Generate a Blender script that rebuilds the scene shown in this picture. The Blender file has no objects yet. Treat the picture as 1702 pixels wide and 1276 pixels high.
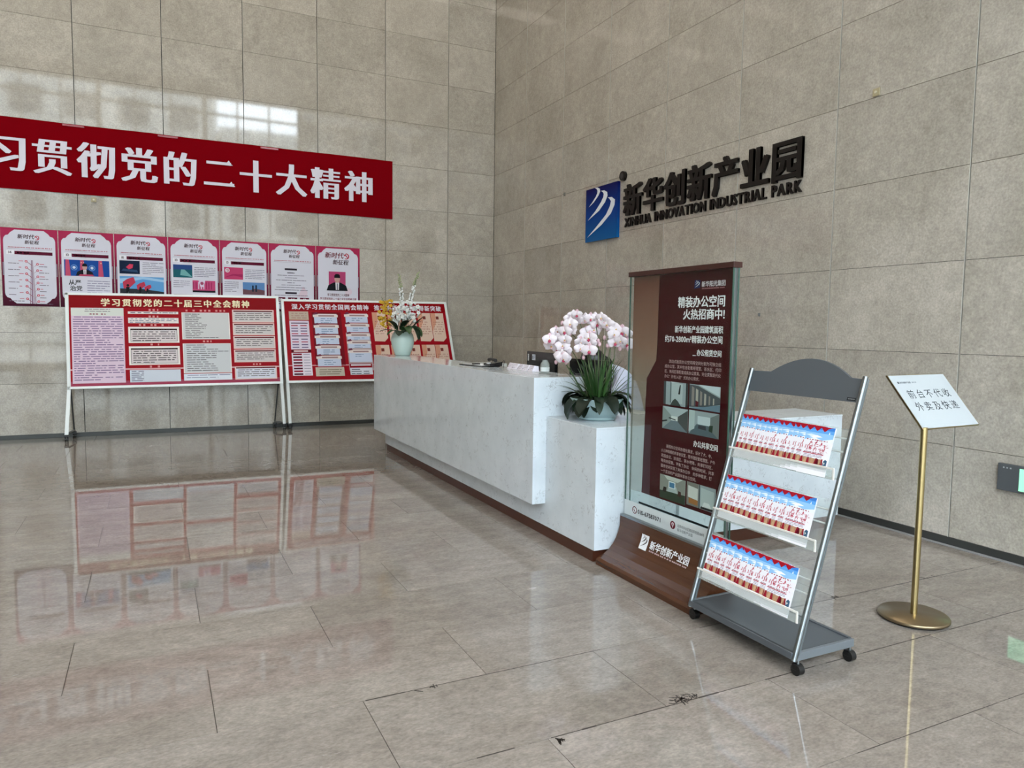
import bpy, bmesh, math, random
from mathutils import Vector, Matrix
C = bpy.context.scene.collection
SC = bpy.context.scene
R = random.Random(7)

# ------------------------------------------------------------------ camera
def cam_basis():
    yaw, pitch, roll = CAM_ROT
    cy, sy, cp, sp = math.cos(yaw), math.sin(yaw), math.cos(pitch), math.sin(pitch)
    f = Vector((cy*cp, sy*cp, sp)); r = Vector((sy, -cy, 0)); u = r.cross(f)
    return f, r*math.cos(roll)+u*math.sin(roll), u*math.cos(roll)-r*math.sin(roll)
CAM_ROT = (1.11204681, -0.0776443076, 0.0130326388)
f_, r_, u_ = cam_basis()
cam = bpy.data.cameras.new('camera')
cam.sensor_width = 36; cam.lens = 36*1206.36/1702; cam.clip_start = .05; cam.clip_end = 200
co = bpy.data.objects.new('camera', cam); C.objects.link(co)
m = Matrix((r_, u_, -f_)).transposed().to_4x4(); m.translation = Vector((-4.65266, -10.11174, 1.38318))
co.matrix_world = m
SC.camera = co

# ------------------------------------------------------------------ world, light, exposure
w = bpy.data.worlds.new('overcast_sky'); SC.world = w; w.use_nodes = True
nt = w.node_tree; nt.nodes.clear()
wo = nt.nodes.new('ShaderNodeOutputWorld'); bg = nt.nodes.new('ShaderNodeBackground')
tc = nt.nodes.new('ShaderNodeTexCoord'); sx = nt.nodes.new('ShaderNodeSeparateXYZ'); rp = nt.nodes.new('ShaderNodeValToRGB')
rp.color_ramp.elements[0].position = 0.0; rp.color_ramp.elements[0].color = (.56, .66, .76, 1)
rp.color_ramp.elements[1].position = .6; rp.color_ramp.elements[1].color = (.84, .95, 1.04, 1)
nt.links.new(tc.outputs['Generated'], sx.inputs[0]); nt.links.new(sx.outputs['Z'], rp.inputs[0])
nt.links.new(rp.outputs[0], bg.inputs['Color']); bg.inputs['Strength'].default_value = 25
nt.links.new(bg.outputs[0], wo.inputs[0])

def area(name, loc, rot, sx_, sy_, power, col, portal=False):
    l = bpy.data.lights.new(name, 'AREA'); l.shape = 'RECTANGLE'; l.size = sx_; l.size_y = sy_
    l.energy = power; l.color = col
    if portal: l.cycles.is_portal = True
    o = bpy.data.objects.new(name, l); C.objects.link(o); o.location = loc; o.rotation_euler = rot
    return o
PI = math.pi
GX0, GX1, GZ0, GZ1, GY = -13.0, 0.0, 0.1, 8.75, -16.0      # glazed front of the lobby
area('window_portal', ((GX0+GX1)/2, GY+.05, (GZ0+GZ1)/2), (PI/2, 0, PI), GX1-GX0, GZ1-GZ0, 1, (1, 1, 1), True)
LAMP = 40
for ix in range(5):
    for iy in range(2):
        area('ceiling_lamp_light', (-11.4+2.62*ix, -6.2+2.9*iy, 8.93), (0, 0, 0), 1.8, .5, LAMP, (1, .89, .76))

vs = SC.view_settings
vs.view_transform = 'Standard'; vs.look = 'None'; vs.gamma = 1; vs.exposure = 0.0
vs.use_curve_mapping = False
try:
    SC.cycles.max_bounces = 8; SC.cycles.diffuse_bounces = 4; SC.cycles.glossy_bounces = 4
    SC.cycles.transparent_max_bounces = 16; SC.cycles.transmission_bounces = 6
    SC.cycles.use_denoising = True; SC.cycles.sample_clamp_indirect = 6; SC.cycles.caustics_reflective = False
except Exception: pass

# ------------------------------------------------------------------ materials
def lin(c):
    if isinstance(c, str): c = [int(c[i:i+2], 16)/255 for i in (0, 2, 4)]
    return tuple(x/12.92 if x <= .04045 else ((x+.055)/1.055)**2.4 for x in c)+(1,)
MATS = {}
def mat(name, col, rough=.5, metal=0, coat=0, emit=0, alpha=1, spec=.5, trans=0):
    if name in MATS: return MATS[name]
    m = bpy.data.materials.new(name); m.use_nodes = True; b = m.node_tree.nodes['Principled BSDF']
    b.inputs['Base Color'].default_value = lin(col); b.inputs['Roughness'].default_value = rough
    b.inputs['Metallic'].default_value = metal; b.inputs['Coat Weight'].default_value = coat
    b.inputs['Specular IOR Level'].default_value = spec; b.inputs['Alpha'].default_value = alpha
    b.inputs['Transmission Weight'].default_value = trans
    if emit: b.inputs['Emission Color'].default_value = lin(col); b.inputs['Emission Strength'].default_value = emit
    MATS[name] = m; return m
_ink = {}
def ink(col, rough=.38):                         # flat printed colour
    k = (col, rough)
    if k not in _ink: _ink[k] = mat('ink_'+col+('' if rough == .38 else '_%d' % int(rough*100)), col, rough, spec=.06)
    return _ink[k]
def N(m, t, **kw):
    n = m.node_tree.nodes.new(t)
    for k, v in kw.items(): setattr(n, k, v)
    return n
def ramp(m, fac, stops):
    r = N(m, 'ShaderNodeValToRGB'); L = m.node_tree.links
    while len(r.color_ramp.elements) < len(stops): r.color_ramp.elements.new(.5)
    for e, (p_, c) in zip(r.color_ramp.elements, stops): e.position = p_; e.color = c if len(c) == 4 else (*c, 1)
    L.new(fac, r.inputs[0]); return r.outputs[0]
def mix(m, kind, fac, a, b):
    x = N(m, 'ShaderNodeMix', data_type='RGBA', blend_type=kind); L = m.node_tree.links
    for i, v in ((0, fac), (6, a), (7, b)):
        if hasattr(v, 'links'): L.new(v, x.inputs[i])
        else: x.inputs[i].default_value = v
    return x.outputs[2]
def noise(m, vec, scale, detail=4, rough=.6, dist=0):
    n = N(m, 'ShaderNodeTexNoise'); n.inputs['Scale'].default_value = scale; n.inputs['Detail'].default_value = detail
    n.inputs['Roughness'].default_value = rough; n.inputs['Distortion'].default_value = dist
    m.node_tree.links.new(vec, n.inputs['Vector']); return n.outputs['Fac']
def stone(name, c0, c1, rough, stretch=(1, 1, 1), var=.05, pit=.5, tint=None, rvar=.03, spec=.5, mids=(.55, .5)):
    m = mat(name, 'ffffff', rough, spec=spec); L = m.node_tree.links; b = m.node_tree.nodes['Principled BSDF']
    geo = N(m, 'ShaderNodeNewGeometry'); oi = N(m, 'ShaderNodeObjectInfo')
    mul = N(m, 'ShaderNodeVectorMath', operation='MULTIPLY'); mul.inputs[1].default_value = stretch
    L.new(geo.outputs['Position'], mul.inputs[0])
    sc = N(m, 'ShaderNodeMath', operation='MULTIPLY'); sc.inputs[1].default_value = 37; L.new(oi.outputs['Random'], sc.inputs[0])
    add = N(m, 'ShaderNodeVectorMath', operation='ADD'); L.new(mul.outputs[0], add.inputs[0]); L.new(sc.outputs[0], add.inputs[1])
    v = add.outputs[0]
    big = noise(m, v, 1.6, 5, .65, .4); mid = noise(m, v, 14, 5, .7); fine = noise(m, v, 70, 3, .6)
    col = ramp(m, big, [(.3, lin(c0)), (.7, lin(c1))])
    g = ramp(m, mid, [(.3, (.36, .36, .36)), (.7, (.64, .64, .64))]); col = mix(m, 'OVERLAY', mids[0], col, g)
    g2 = ramp(m, fine, [(.3, (.36, .36, .36)), (.7, (.64, .64, .64))]); col = mix(m, 'OVERLAY', mids[1], col, g2)
    spk = ramp(m, noise(m, v, 33, 4, .75), [(.30, (.55, .55, .55)), (.38, (1, 1, 1))]); col = mix(m, 'MULTIPLY', pit, col, spk)
    fl = ramp(m, noise(m, v, 9, 6, .75, 1.2), [(.66, (0, 0, 0)), (.74, (.5, .5, .47))]); col = mix(m, 'SCREEN', .35, col, fl)
    rv = N(m, 'ShaderNodeMapRange'); rv.inputs['To Min'].default_value = 1-var; rv.inputs['To Max'].default_value = 1+var
    L.new(oi.outputs['Random'], rv.inputs[0]); vm = N(m, 'ShaderNodeVectorMath', operation='SCALE')
    L.new(col, vm.inputs[0]); L.new(rv.outputs[0], vm.inputs['Scale']); L.new(vm.outputs[0], b.inputs['Base Color'])
    rr = N(m, 'ShaderNodeMapRange'); rr.inputs['To Min'].default_value = rough-rvar; rr.inputs['To Max'].default_value = rough+rvar
    L.new(mid, rr.inputs[0]); L.new(rr.outputs[0], b.inputs['Roughness'])
    return m
M_WALL = stone('polished_limestone', '9f988d', 'b5aea3', .04, (1, 1, 1), .05, .4, mids=(.42, .6), rvar=.012)
M_FLOOR = stone('polished_floor_stone', '7a7169', '8e867e', .03, (.9, 1.7, 1), .06, .3, rvar=.008, mids=(.6, .65))
M_BORDER = stone('reflection_grey_stone', '76746f', '85837d', .12, (1, 2, 1), .03, .3)  # floor stone greyed to imitate what it reflects beside the left wall

def quartz():
    m = mat('white_quartz', 'dfe2e4', .1); L = m.node_tree.links; b = m.node_tree.nodes['Principled BSDF']
    geo = N(m, 'ShaderNodeNewGeometry')
    v = geo.outputs['Position']
    patch = ramp(m, noise(m, v, 11, 3, .6), [(.52, (0, 0, 0)), (.60, (1, 1, 1))])
    vein = ramp(m, noise(m, v, 16, 2, .5, 1.8), [(.475, (0, 0, 0)), (.495, (1, 1, 1)), (.505, (1, 1, 1)), (.525, (0, 0, 0))])
    mask = mix(m, 'MULTIPLY', 1, patch, vein)
    base = ramp(m, noise(m, v, 5, 4), [(.3, lin('c6ced4')), (.7, lin('d3dadf'))])
    bw = N(m, 'ShaderNodeMath', operation='MULTIPLY'); bw.inputs[1].default_value = .55; L.new(mask, bw.inputs[0])
    L.new(mix(m, 'MIX', bw.outputs[0], base, lin('8b8d93')), b.inputs['Base Color'])
    return m
M_QUARTZ = quartz()
def wood(name, c0, c1, rough):
    m = mat(name, c0, rough); L = m.node_tree.links; b = m.node_tree.nodes['Principled BSDF']
    geo = N(m, 'ShaderNodeNewGeometry'); mul = N(m, 'ShaderNodeVectorMath', operation='MULTIPLY'); mul.inputs[1].default_value = (14, 1, 14)
    L.new(geo.outputs['Position'], mul.inputs[0])
    L.new(ramp(m, noise(m, mul.outputs[0], 2.5, 4, .6), [(.3, lin(c0)), (.7, lin(c1))]), b.inputs['Base Color']); return m
M_BROWN = wood('brown_laminate', '422313', '50301e', .22)
M_KICK = mat('brown_kick', '4a2719', .35)
M_DARK = mat('dark_gap', '1d1c1a', .6)
M_JOINT = mat('bright_joint_edge', 'c9c6bd', .3)
M_BASEB = mat('dark_grey_metal_skirting', '3c3d3b', .3, .3)
M_STRIP = mat('grey_floor_trim', '8c8b8c', .35)
M_WHITEMETAL = mat('white_powder_coat', 'e6ebea', .3)
M_BLACK = mat('black_plastic', '0c0c0d', .4)
M_BLACKG = mat('glossy_black_plastic', '08090b', .15)
M_CHROME = mat('brushed_aluminium', '8d9497', .28, 1)
M_GREY = mat('grey_steel_sheet', '53585d', .42, .2)
M_BRASS = mat('brushed_brass', 'b5a273', .3, 1)
M_BRASSD = mat('bronze_disc', '8d7c62', .33, .9)
M_LETTER = mat('dark_letter_acrylic', '120e0c', .4, spec=.3)
M_CEIL = mat('ceiling_white', 'c9c6be', .8)
M_FRAME = mat('window_frame_grey', '6f7375', .4, .3)

def clear(name, col, opac, rough=.03):
    m = bpy.data.materials.new(name); m.use_nodes = True; m.node_tree.nodes.clear(); L = m.node_tree.links
    out = N(m, 'ShaderNodeOutputMaterial'); tr = N(m, 'ShaderNodeBsdfTransparent'); gl = N(m, 'ShaderNodeBsdfGlossy'); df = N(m, 'ShaderNodeBsdfDiffuse')
    gl.inputs['Roughness'].default_value = rough; df.inputs['Color'].default_value = lin(col); tr.inputs[0].default_value = (.94, .97, .96, 1)
    m1 = N(m, 'ShaderNodeMixShader'); m1.inputs[0].default_value = opac; L.new(tr.outputs[0], m1.inputs[1]); L.new(df.outputs[0], m1.inputs[2])
    fr = N(m, 'ShaderNodeFresnel'); fr.inputs[0].default_value = 1.45
    ge = N(m, 'ShaderNodeNewGeometry'); iv = N(m, 'ShaderNodeMath', operation='SUBTRACT'); iv.inputs[0].default_value = 1; L.new(ge.outputs['Backfacing'], iv.inputs[1])
    mf = N(m, 'ShaderNodeMath', operation='MULTIPLY'); L.new(fr.outputs[0], mf.inputs[0]); L.new(iv.outputs[0], mf.inputs[1])
    m2 = N(m, 'ShaderNodeMixShader'); L.new(mf.outputs[0], m2.inputs[0]); L.new(m1.outputs[0], m2.inputs[1]); L.new(gl.outputs[0], m2.inputs[2])
    L.new(m2.outputs[0], out.inputs[0]); return m
M_GLASS = clear('clear_glass', 'c8d4d0', .0, .0)
M_ACRYL = clear('clear_acrylic', 'e8e8e6', .16, .05)
M_ACRYLT = clear('thin_clear_acrylic', 'e8ecee', .12, .08)
M_GEDGE = mat('green_glass_edge', '3f5a50', .15)

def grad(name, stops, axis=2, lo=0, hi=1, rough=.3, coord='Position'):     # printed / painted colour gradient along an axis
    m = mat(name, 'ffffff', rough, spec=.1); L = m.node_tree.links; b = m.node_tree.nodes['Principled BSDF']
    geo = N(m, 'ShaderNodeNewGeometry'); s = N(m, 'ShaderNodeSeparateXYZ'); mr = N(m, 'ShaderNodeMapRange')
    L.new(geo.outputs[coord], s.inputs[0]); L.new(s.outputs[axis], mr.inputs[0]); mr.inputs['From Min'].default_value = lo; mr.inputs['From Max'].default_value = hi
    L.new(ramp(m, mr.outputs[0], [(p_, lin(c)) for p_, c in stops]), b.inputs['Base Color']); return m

# ------------------------------------------------------------------ object helpers
def tag(o, label=None, cat=None, group=None, kind=None):
    if label: o['label'] = label
    if cat: o['category'] = cat
    if group: o['group'] = group
    if kind: o['kind'] = kind
    return o
def empty(name, loc=(0, 0, 0), rz=0, **kw):
    o = bpy.data.objects.new(name, None); C.objects.link(o); o.location = loc; o.rotation_euler = (0, 0, rz)
    o.empty_display_size = .1
    return tag(o, **kw)
def link(name, me, parent=None, **kw):
    o = bpy.data.objects.new(name, me); C.objects.link(o)
    if parent is not None: o.parent = parent
    return tag(o, **kw)
class MB:
    def __init__(s): s.v = []; s.f = []; s.m = []; s.mats = []; s.sm = []
    def mi(s, m):
        if m not in s.mats: s.mats.append(m)
        return s.mats.index(m)
    def add(s, vs_, fs, m, smooth=False):
        n = len(s.v); s.v += [tuple(x) for x in vs_]; k = s.mi(m)
        for f in fs: s.f.append(tuple(i+n for i in f)); s.m.append(k); s.sm.append(smooth)
    def box(s, a, b, m, M=None, bev=0):
        if bev:
            bm = bmesh.new(); bmesh.ops.create_cube(bm, size=1)
            for v in bm.verts: v.co = Vector([a[i]+(b[i]-a[i])*(v.co[i]+.5) for i in range(3)])
            bmesh.ops.bevel(bm, geom=bm.edges[:], offset=bev, segments=2, affect='EDGES', profile=.5)
            bm.verts.index_update(); vv = [v.co.copy() for v in bm.verts]; ff = [tuple(v.index for v in f.verts) for f in bm.faces]; bm.free()
        else:
            vv = [Vector((x, y, z)) for x in (a[0], b[0]) for y in (a[1], b[1]) for z in (a[2], b[2])]
            ff = [(0, 1, 3, 2), (4, 6, 7, 5), (0, 4, 5, 1), (2, 3, 7, 6), (0, 2, 6, 4), (1, 5, 7, 3)]
        if M is not None: vv = [M @ v for v in vv]
        s.add(vv, ff, m)
    def prism(s, pts, d, m, o=(0, 0, 0), smooth=False):      # polygon extruded by vector d
        n = len(pts); a = [Vector(p_)+Vector(o) for p_ in pts]; b = [p_+Vector(d) for p_ in a]
        s.add(a+b, [tuple(range(n))[::-1], tuple(range(n, 2*n))]+[(i, (i+1) % n, n+(i+1) % n, n+i) for i in range(n)], m, smooth)
    def tube(s, pts, r, m, k=8, smooth=True, cap=True):
        pts = [Vector(p_) for p_ in pts]; n = len(pts); rs = r if isinstance(r, (list, tuple)) else [r]*n
        vv = []; u = None
        for i, p_ in enumerate(pts):
            t = (pts[min(i+1, n-1)]-pts[max(i-1, 0)]).normalized()
            if u is None:
                u = t.orthogonal().normalized()
            u = (u-t*u.dot(t)).normalized(); w_ = t.cross(u)
            vv += [p_+(u*math.cos(2*PI*j/k)+w_*math.sin(2*PI*j/k))*rs[i] for j in range(k)]
        ff = [(i*k+j, i*k+(j+1) % k, (i+1)*k+(j+1) % k, (i+1)*k+j) for i in range(n-1) for j in range(k)]
        s.add(vv, ff, m, smooth)
        if cap: s.add(vv[:k], [tuple(range(k))[::-1]], m); s.add(vv[-k:], [tuple(range(k))], m)
    def lathe(s, prof, m, k=32, c=(0, 0, 0), smooth=True, sx=1, sy=1):
        vv = []; 
        for r, z in prof: vv += [(c[0]+r*sx*math.cos(2*PI*j/k), c[1]+r*sy*math.sin(2*PI*j/k), c[2]+z) for j in range(k)]
        n = len(prof)
        ff = [(i*k+j, i*k+(j+1) % k, (i+1)*k+(j+1) % k, (i+1)*k+j) for i in range(n-1) for j in range(k)]
        s.add(vv, ff, m, smooth)
    def ball(s, c, r, m, seg=10, rings=7, sc=(1, 1, 1), M=None):
        vv = []; ff = []
        for i in range(rings+1):
            th = PI*i/rings
            for j in range(seg):
                v = Vector((math.sin(th)*math.cos(2*PI*j/seg)*sc[0], math.sin(th)*math.sin(2*PI*j/seg)*sc[1], math.cos(th)*sc[2]))*r
                vv.append((M @ v if M is not None else v)+Vector(c))
        for i in range(rings):
            for j in range(seg): ff.append((i*seg+j, (i+1)*seg+j, (i+1)*seg+(j+1) % seg, i*seg+(j+1) % seg))
        s.add(vv, ff, m, True)
    def mesh(s, name):
        me = bpy.data.meshes.new(name); me.from_pydata(s.v, [], s.f)
        for m in s.mats: me.materials.append(m)
        me.polygons.foreach_set('material_index', s.m); me.polygons.foreach_set('use_smooth', s.sm); me.update()
        return me
    def build(s, name, parent=None, **kw):
        o = link(name, s.mesh(name), parent, **kw); return o
def copy_tree(o, parent=None):
    c = o.copy(); C.objects.link(c)
    if parent is not None: c.parent = parent
    for ch in list(o.children): copy_tree(ch, c)
    return c

# ------------------------------------------------------------------ glyph cache (built-in font only)
TEXTS = ('习贯彻党的二十大精神学届三中全会深入国两推动高质量发展取得新突破代征程新华创新产业园阳光集团精装办公空间火热招商中!'
 '建筑面积约70-2800m²租赁共享流式将分割为可独立组成室其中包含配套经理茶水区、打印休闲等商务成高办公家具。完全实现现代化“拎包入驻”式的需求，'
 '按照合理化设计了小三种规模会议图书馆户外花园吧洽谈平衡时服多一个互动说明010-67587071北京市丰台南四环西路188号前不收外卖及快递台'
 'XINHUAOVTDSLPRKEGY从严治党1234567890摘要目录主题')
GL = {}
def make_glyphs():
    for bold in (0,):
        obs = []
        for c in sorted(set(TEXTS)):
            cu = bpy.data.curves.new('g', 'FONT'); cu.body = c; cu.size = 1; cu.resolution_u = 2
            o = bpy.data.objects.new('g', cu); C.objects.link(o); obs.append((c, o, cu))
        bpy.context.view_layer.update(); dg = bpy.context.evaluated_depsgraph_get()
        for c, o, cu in obs:
            me = bpy.data.meshes.new_from_object(o.evaluated_get(dg))
            vv = [(v.co.x, v.co.y) for v in me.vertices]; ff = [tuple(p_.vertices) for p_ in me.polygons]
            GL[c, 0] = GL[c, 1] = (vv, ff); bpy.data.meshes.remove(me)
        for c, o, cu in obs: bpy.data.objects.remove(o); bpy.data.curves.remove(cu)
make_glyphs()
def adv(c):
    if ord(c) > 0x2000: return 1.0
    vv = GL[c, 0][0] if (c, 0) in GL else []
    return (max(v[0] for v in vv)+.07) if vv else .35
def layout(s, size, xs=1.0, sp=0.0):
    x = 0; out = []
    for c in s:
        out.append((c, x)); x += adv(c)*size*xs+sp
    return out, x-sp

class Sheet(MB):                                  # printed matter on a plane: u right, v up, n outwards
    def __init__(s, P): super().__init__(); s.P = P
    def q(s, pts, m, lay=1):
        m = ink(m) if isinstance(m, str) else m
        s.add([s.P(u, v, lay*.0005) for u, v in pts], [tuple(range(len(pts)))], m)
    def rect(s, u0, v0, u1, v1, m, lay=1): s.q([(u0, v0), (u1, v0), (u1, v1), (u0, v1)], m, lay)
    def disc(s, u, v, r, m, lay=1, k=20, ry=None):
        s.q([(u+r*math.cos(2*PI*i/k), v+(ry or r)*math.sin(2*PI*i/k)) for i in range(k)], m, lay)
    def text(s, t, u, v, size, m, lay=2, bold=0, xs=1.0, sp=0, align='l', thick=(0,), fit=None, shear=0):
        m = ink(m) if isinstance(m, str) else m
        lo, wd = layout(t, size, xs, sp)
        if fit: xs *= fit/wd; lo, wd = layout(t, size, xs, sp)
        u0 = u-(wd if align == 'r' else wd/2 if align == 'c' else 0)
        for c, x in lo:
            if (c, bold) not in GL: continue
            vv, ff = GL[c, bold]
            off = [(dx, 0) for dx in thick]
            if bold: off = [(dx+ex, ez) for dx in thick for ex, ez in ((-.02, -.012), (.02, -.012), (-.02, .014), (.02, .014))]
            for k, (dx, dz) in enumerate(off):
                s.add([s.P(u0+x+(a+dx)*size*xs+shear*b*size, v+(b+dz)*size, (lay+k*.12)*.0005) for a, b in vv], ff, m)
        return wd
    def lines(s, u0, u1, v1, n, dv, h, m, lay=2, seed=1, ragged=True, dash=(.02, .09)):
        rr = random.Random(seed); m = ink(m) if isinstance(m, str) else m
        for i in range(n):
            v = v1-i*dv; u = u0+(.02*(u1-u0) if i == 0 else 0)
            end = u1 if not (ragged and (i == n-1 or rr.random() < .12)) else u0+(u1-u0)*rr.uniform(.4, .9)
            while u < end:
                L_ = min(rr.uniform(*dash), end-u); s.rect(u, v-h, u+L_, v, m, lay); u += L_+h*rr.choice((.4, .5, 1.2))

def emblem(s, u, v, r, m, lay=3):                 # crossed tool emblem
    pts = []
    for i in range(11): a = math.radians(-120+i*22); pts.append((u+r*math.cos(a), v+r*math.sin(a)))
    for i in range(10, -1, -1): a = math.radians(-120+i*22); pts.append((u-.05*r+.72*r*math.cos(a), v+.72*r*math.sin(a)))
    for i in range(10): s.q([pts[i], pts[i+1], pts[20-i], pts[21-i]], m, lay)
    s.q([(u-.5*r, v+.45*r), (u-.25*r, v+.7*r), (u+.75*r, v-.65*r), (u+.6*r, v-.8*r)], m, lay+.3)
    s.q([(u-.85*r, v+.25*r), (u-.35*r, v+.8*r), (u-.1*r, v+.6*r), (u-.6*r, v+.05*r)], m, lay+.5)

# ================================================================== ROOM
LX, LW, RX, RW, HT, Z0 = .7437, .93562, 1.01996, 1.02847, .6, .05
def panel_mesh(w_, h, axis, gap_v=.005, gap_h=.0016, dep=.02):
    b = MB(); g = gap_v
    if axis == 'x': b.box((-w_+g, 0, gap_h), (-g, dep, h-gap_h), M_WALL)
    else: b.box((0, -w_+g, gap_h), (dep, -g, h-gap_h), M_WALL)
    return b.mesh('panel')
CEIL = 9.05
def wall(name, axis, first, wid, ncol, nrow):
    b = MB()
    if axis == 'x': b.box((-13.2, .022, 0), (.3, .25, CEIL), M_DARK)
    else: b.box((.022, -16.2, 0), (.25, .022, CEIL), M_DARK)
    o = b.build(name, kind='structure')
    m1, m2 = panel_mesh(first, HT, axis), panel_mesh(wid, HT, axis)
    jm = MB()
    for c in range(ncol):
        x0 = 0 if c == 0 else -(first+(c-1)*wid)
        for k in range(nrow):
            p_ = link('panel', m1 if c == 0 else m2, o)
            p_.location = (x0, 0, Z0+k*HT) if axis == 'x' else (0, x0, Z0+k*HT)
    rest = MB(); end = -(first+(ncol-1)*wid); lim = -13.0 if axis == 'x' else -16.0
    zt = Z0+nrow*HT
    cols = [(0, -first)]; x = -first
    while x > lim: cols.append((x, max(x-wid, lim))); x -= wid
    for i, (a, b_) in enumerate(cols):
        z = Z0 if i >= ncol else zt
        while z < CEIL-.01:
            z2 = min(z+HT, CEIL)
            if axis == 'x': rest.box((b_+.0045, 0, z+.0012), (a-.0045, .02, z2-.0012), M_WALL)
            else: rest.box((0, b_+.0045, z+.0012), (.02, a-.0045, z2-.0012), M_WALL)
            z = z2
    rest.build('upper_panels', o, kind='stuff')
    # thin bright aluminium edge visible in each vertical joint
    e = MB()
    for i in range(len(cols)):
        x = cols[i][1]
        if x <= lim: continue
        if axis == 'x': e.box((x+.0033, -.0004, Z0), (x+.0049, .018, CEIL), M_JOINT)
        else: e.box((-.0004, x+.0033, Z0), (.018, x+.0049, CEIL), M_JOINT)
    e.build('joint_edge', o, kind='stuff')
    return o
wall('wall_left', 'x', LX, LW, 8, 11)
wall('wall_right', 'y', RX, RW, 9, 11)

# floor: 1.0 x 0.504 m tiles in half bond
FY, FP = -7.056, .504
b = MB(); b.box((-13.2, -16.2, -.12), (.25, .25, -.0035), mat('floor_joint_grout', '3a332d', .7)); floor = b.build('floor', kind='structure')
ftile = MB(); ftile.box((.0013, .0015, -.003), (.9987, FP-.0015, 0), M_FLOOR); ftile_me = ftile.mesh('tile')
rest = MB(); border = MB()
ntile = 0
for j in range(-18, 14):                          # row j spans FY+(j)*FP .. FY+(j+1)*FP
    y0 = FY+j*FP
    if y0 >= -.51:
        continue
    off = 0.011+(0 if j % 2 == 0 else .5)
    for i in range(-14, 1):
        x0 = i+off
        if x0 >= -.055 or x0 < -13: continue
        x1 = min(x0+1, -.05)
        if y0 > -9.2 and x0 > -7.4 and x1-x0 > .9:
            t = link('tile', ftile_me, floor); t.location = (x0, y0, 0); ntile += 1
        else:
            rest.box((x0+.0011, y0+.0011, -.003), (x1-.0011, y0+FP-.0011, 0), M_FLOOR)
rest.build('outer_tiles', floor, kind='stuff')
for i in range(-13, 1):                            # tile row along the left wall, mirrored grey put into its colour
    b = MB(); b.box((max(i-1, -13)+.0011-.3, -.502, -.003), (min(i-.3, -.052)-.0011, -.012, .0), M_BORDER)
    if i > -8: b.build('border_tile', floor)
    else: b.build('border_tile', floor)
# skirting
b = MB(); b.box((-13, -.004, 0), (0, .02, Z0), M_BASEB); b.build('baseboard_left', kind='structure')
b = MB(); b.box((-.006, -16, .0), (.02, -.01, Z0), M_BASEB); b.build('baseboard_right', kind='structure')
b = MB(); b.box((-.046, -16, -.003), (-.008, -.02, .002), M_STRIP); b.build('trim_1', kind='structure')

# ceiling, far walls, glazing, ceiling lamps
b = MB(); b.box((-13.2, -16.2, CEIL), (.3, .3, CEIL+.2), M_CEIL); b.build('ceiling', kind='structure')
b = MB(); b.box((-13.3, -16.2, 0), (-13.0, .3, CEIL), M_WALL); b.build('wall_far', kind='structure')
b = MB(); b.box((GX0, GY-.15, GZ1), (.0, GY, CEIL), M_CEIL); b.box((GX0, GY-.15, 0), (0, GY, GZ0), M_CEIL); b.build('wall_front', kind='structure')
b = MB(); x = GX0
nx = 13
for i in range(nx+1):
    x = GX0+(GX1-GX0)*i/nx
    wv = .14 if i % 3 == 1 else .05
    b.box((x-wv/2, GY-.12, GZ0), (x+wv/2, GY+.02, GZ1), M_FRAME)
for z in (GZ0, 2.4, 4.2, 5.4, 6.6, 7.3, 8.2, 8.72):
    b.box((GX0, GY-.1, z-.035), (GX1, GY+.01, z+.035), M_FRAME)
o = b.build('window_1', kind='structure')
b = MB()
for ix in range(5):
    for iy in range(2):
        b.box((-11.4+2.62*ix-.95, -6.2+2.9*iy-.3, 8.95), (-11.4+2.62*ix+.95, -6.2+2.9*iy+.3, 9.05), M_FRAME)
b.build('trim_2', kind='structure')
# street outside the glazing (what the polished stone mirrors)
b = MB(); b.box((-60, -120, -.4), (60, -16.3, -.15), mat('street_paving', '8f8d88', .8)); b.build('ground', kind='structure')
M_FAC = mat('pale_facade', '9a9b98', .8); M_FWIN = mat('dark_facade_window', '30363b', .2)
def tower(x0, x1, h, label):
    t = empty('building', ((x0+x1)/2, -45, 0), kind='structure')
    b = MB(); b.box((x0-(x0+x1)/2, -12, 0), (x1-(x0+x1)/2, 0, h), M_FAC); b.build('facade', t)
    n = int((x1-x0)/3)
    wm = MB(); wm.box((-.9, -.02, 0), (.9, .06, 1.7), M_FWIN); me = wm.mesh('window')
    for i in range(n):
        for k in range(int(h/3.3)-1):
            o = link('window', me, t); o.location = (x0-(x0+x1)/2+1.5+3*i, .0, 1.2+3.3*k)
tower(-40, -.4, 24, 'tall pale office block across the street, mirrored in the polished wall')
tower(-.2, 30, 15, 'lower pale office block right of the tall one across the street')

# ================================================================== RECEPTION DESK
YE = -6.57
d = empty('reception_desk', (-1.4, -4.3, 0), label='long white speckled quartz reception desk with raised front counter and brown kick', cat='reception desk')
def part(b, name, root, **kw):
    o = b.build(name, root, **kw); o.matrix_parent_inverse = Matrix.Translation(-root.location) if root.rotation_euler.z == 0 else root.matrix_world.inverted(); return o
def put(b, name, root, **kw):
    rl = root.location
    b.v = [(v[0]-rl[0], v[1]-rl[1], v[2]-rl[2]) for v in b.v]
    return b.build(name, root, **kw)
b = MB(); b.box((-2.447, -5.968, .225), (-2.035, -2.15, 1.06), M_QUARTZ, bev=.002); put(b, 'counter_front', d)
b = MB(); b.box((-2.35, YE, .075), (-1.75, -2.27, .795), M_QUARTZ); b.box((-2.351, YE-.001, .793), (-1.70, -2.26, .805), M_QUARTZ, bev=.002); put(b, 'pedestal', d)
b = MB(); b.box((-2.338, YE+.03, 0), (-1.78, -2.285, .075), M_KICK); put(b, 'kick_plate', d)
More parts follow.
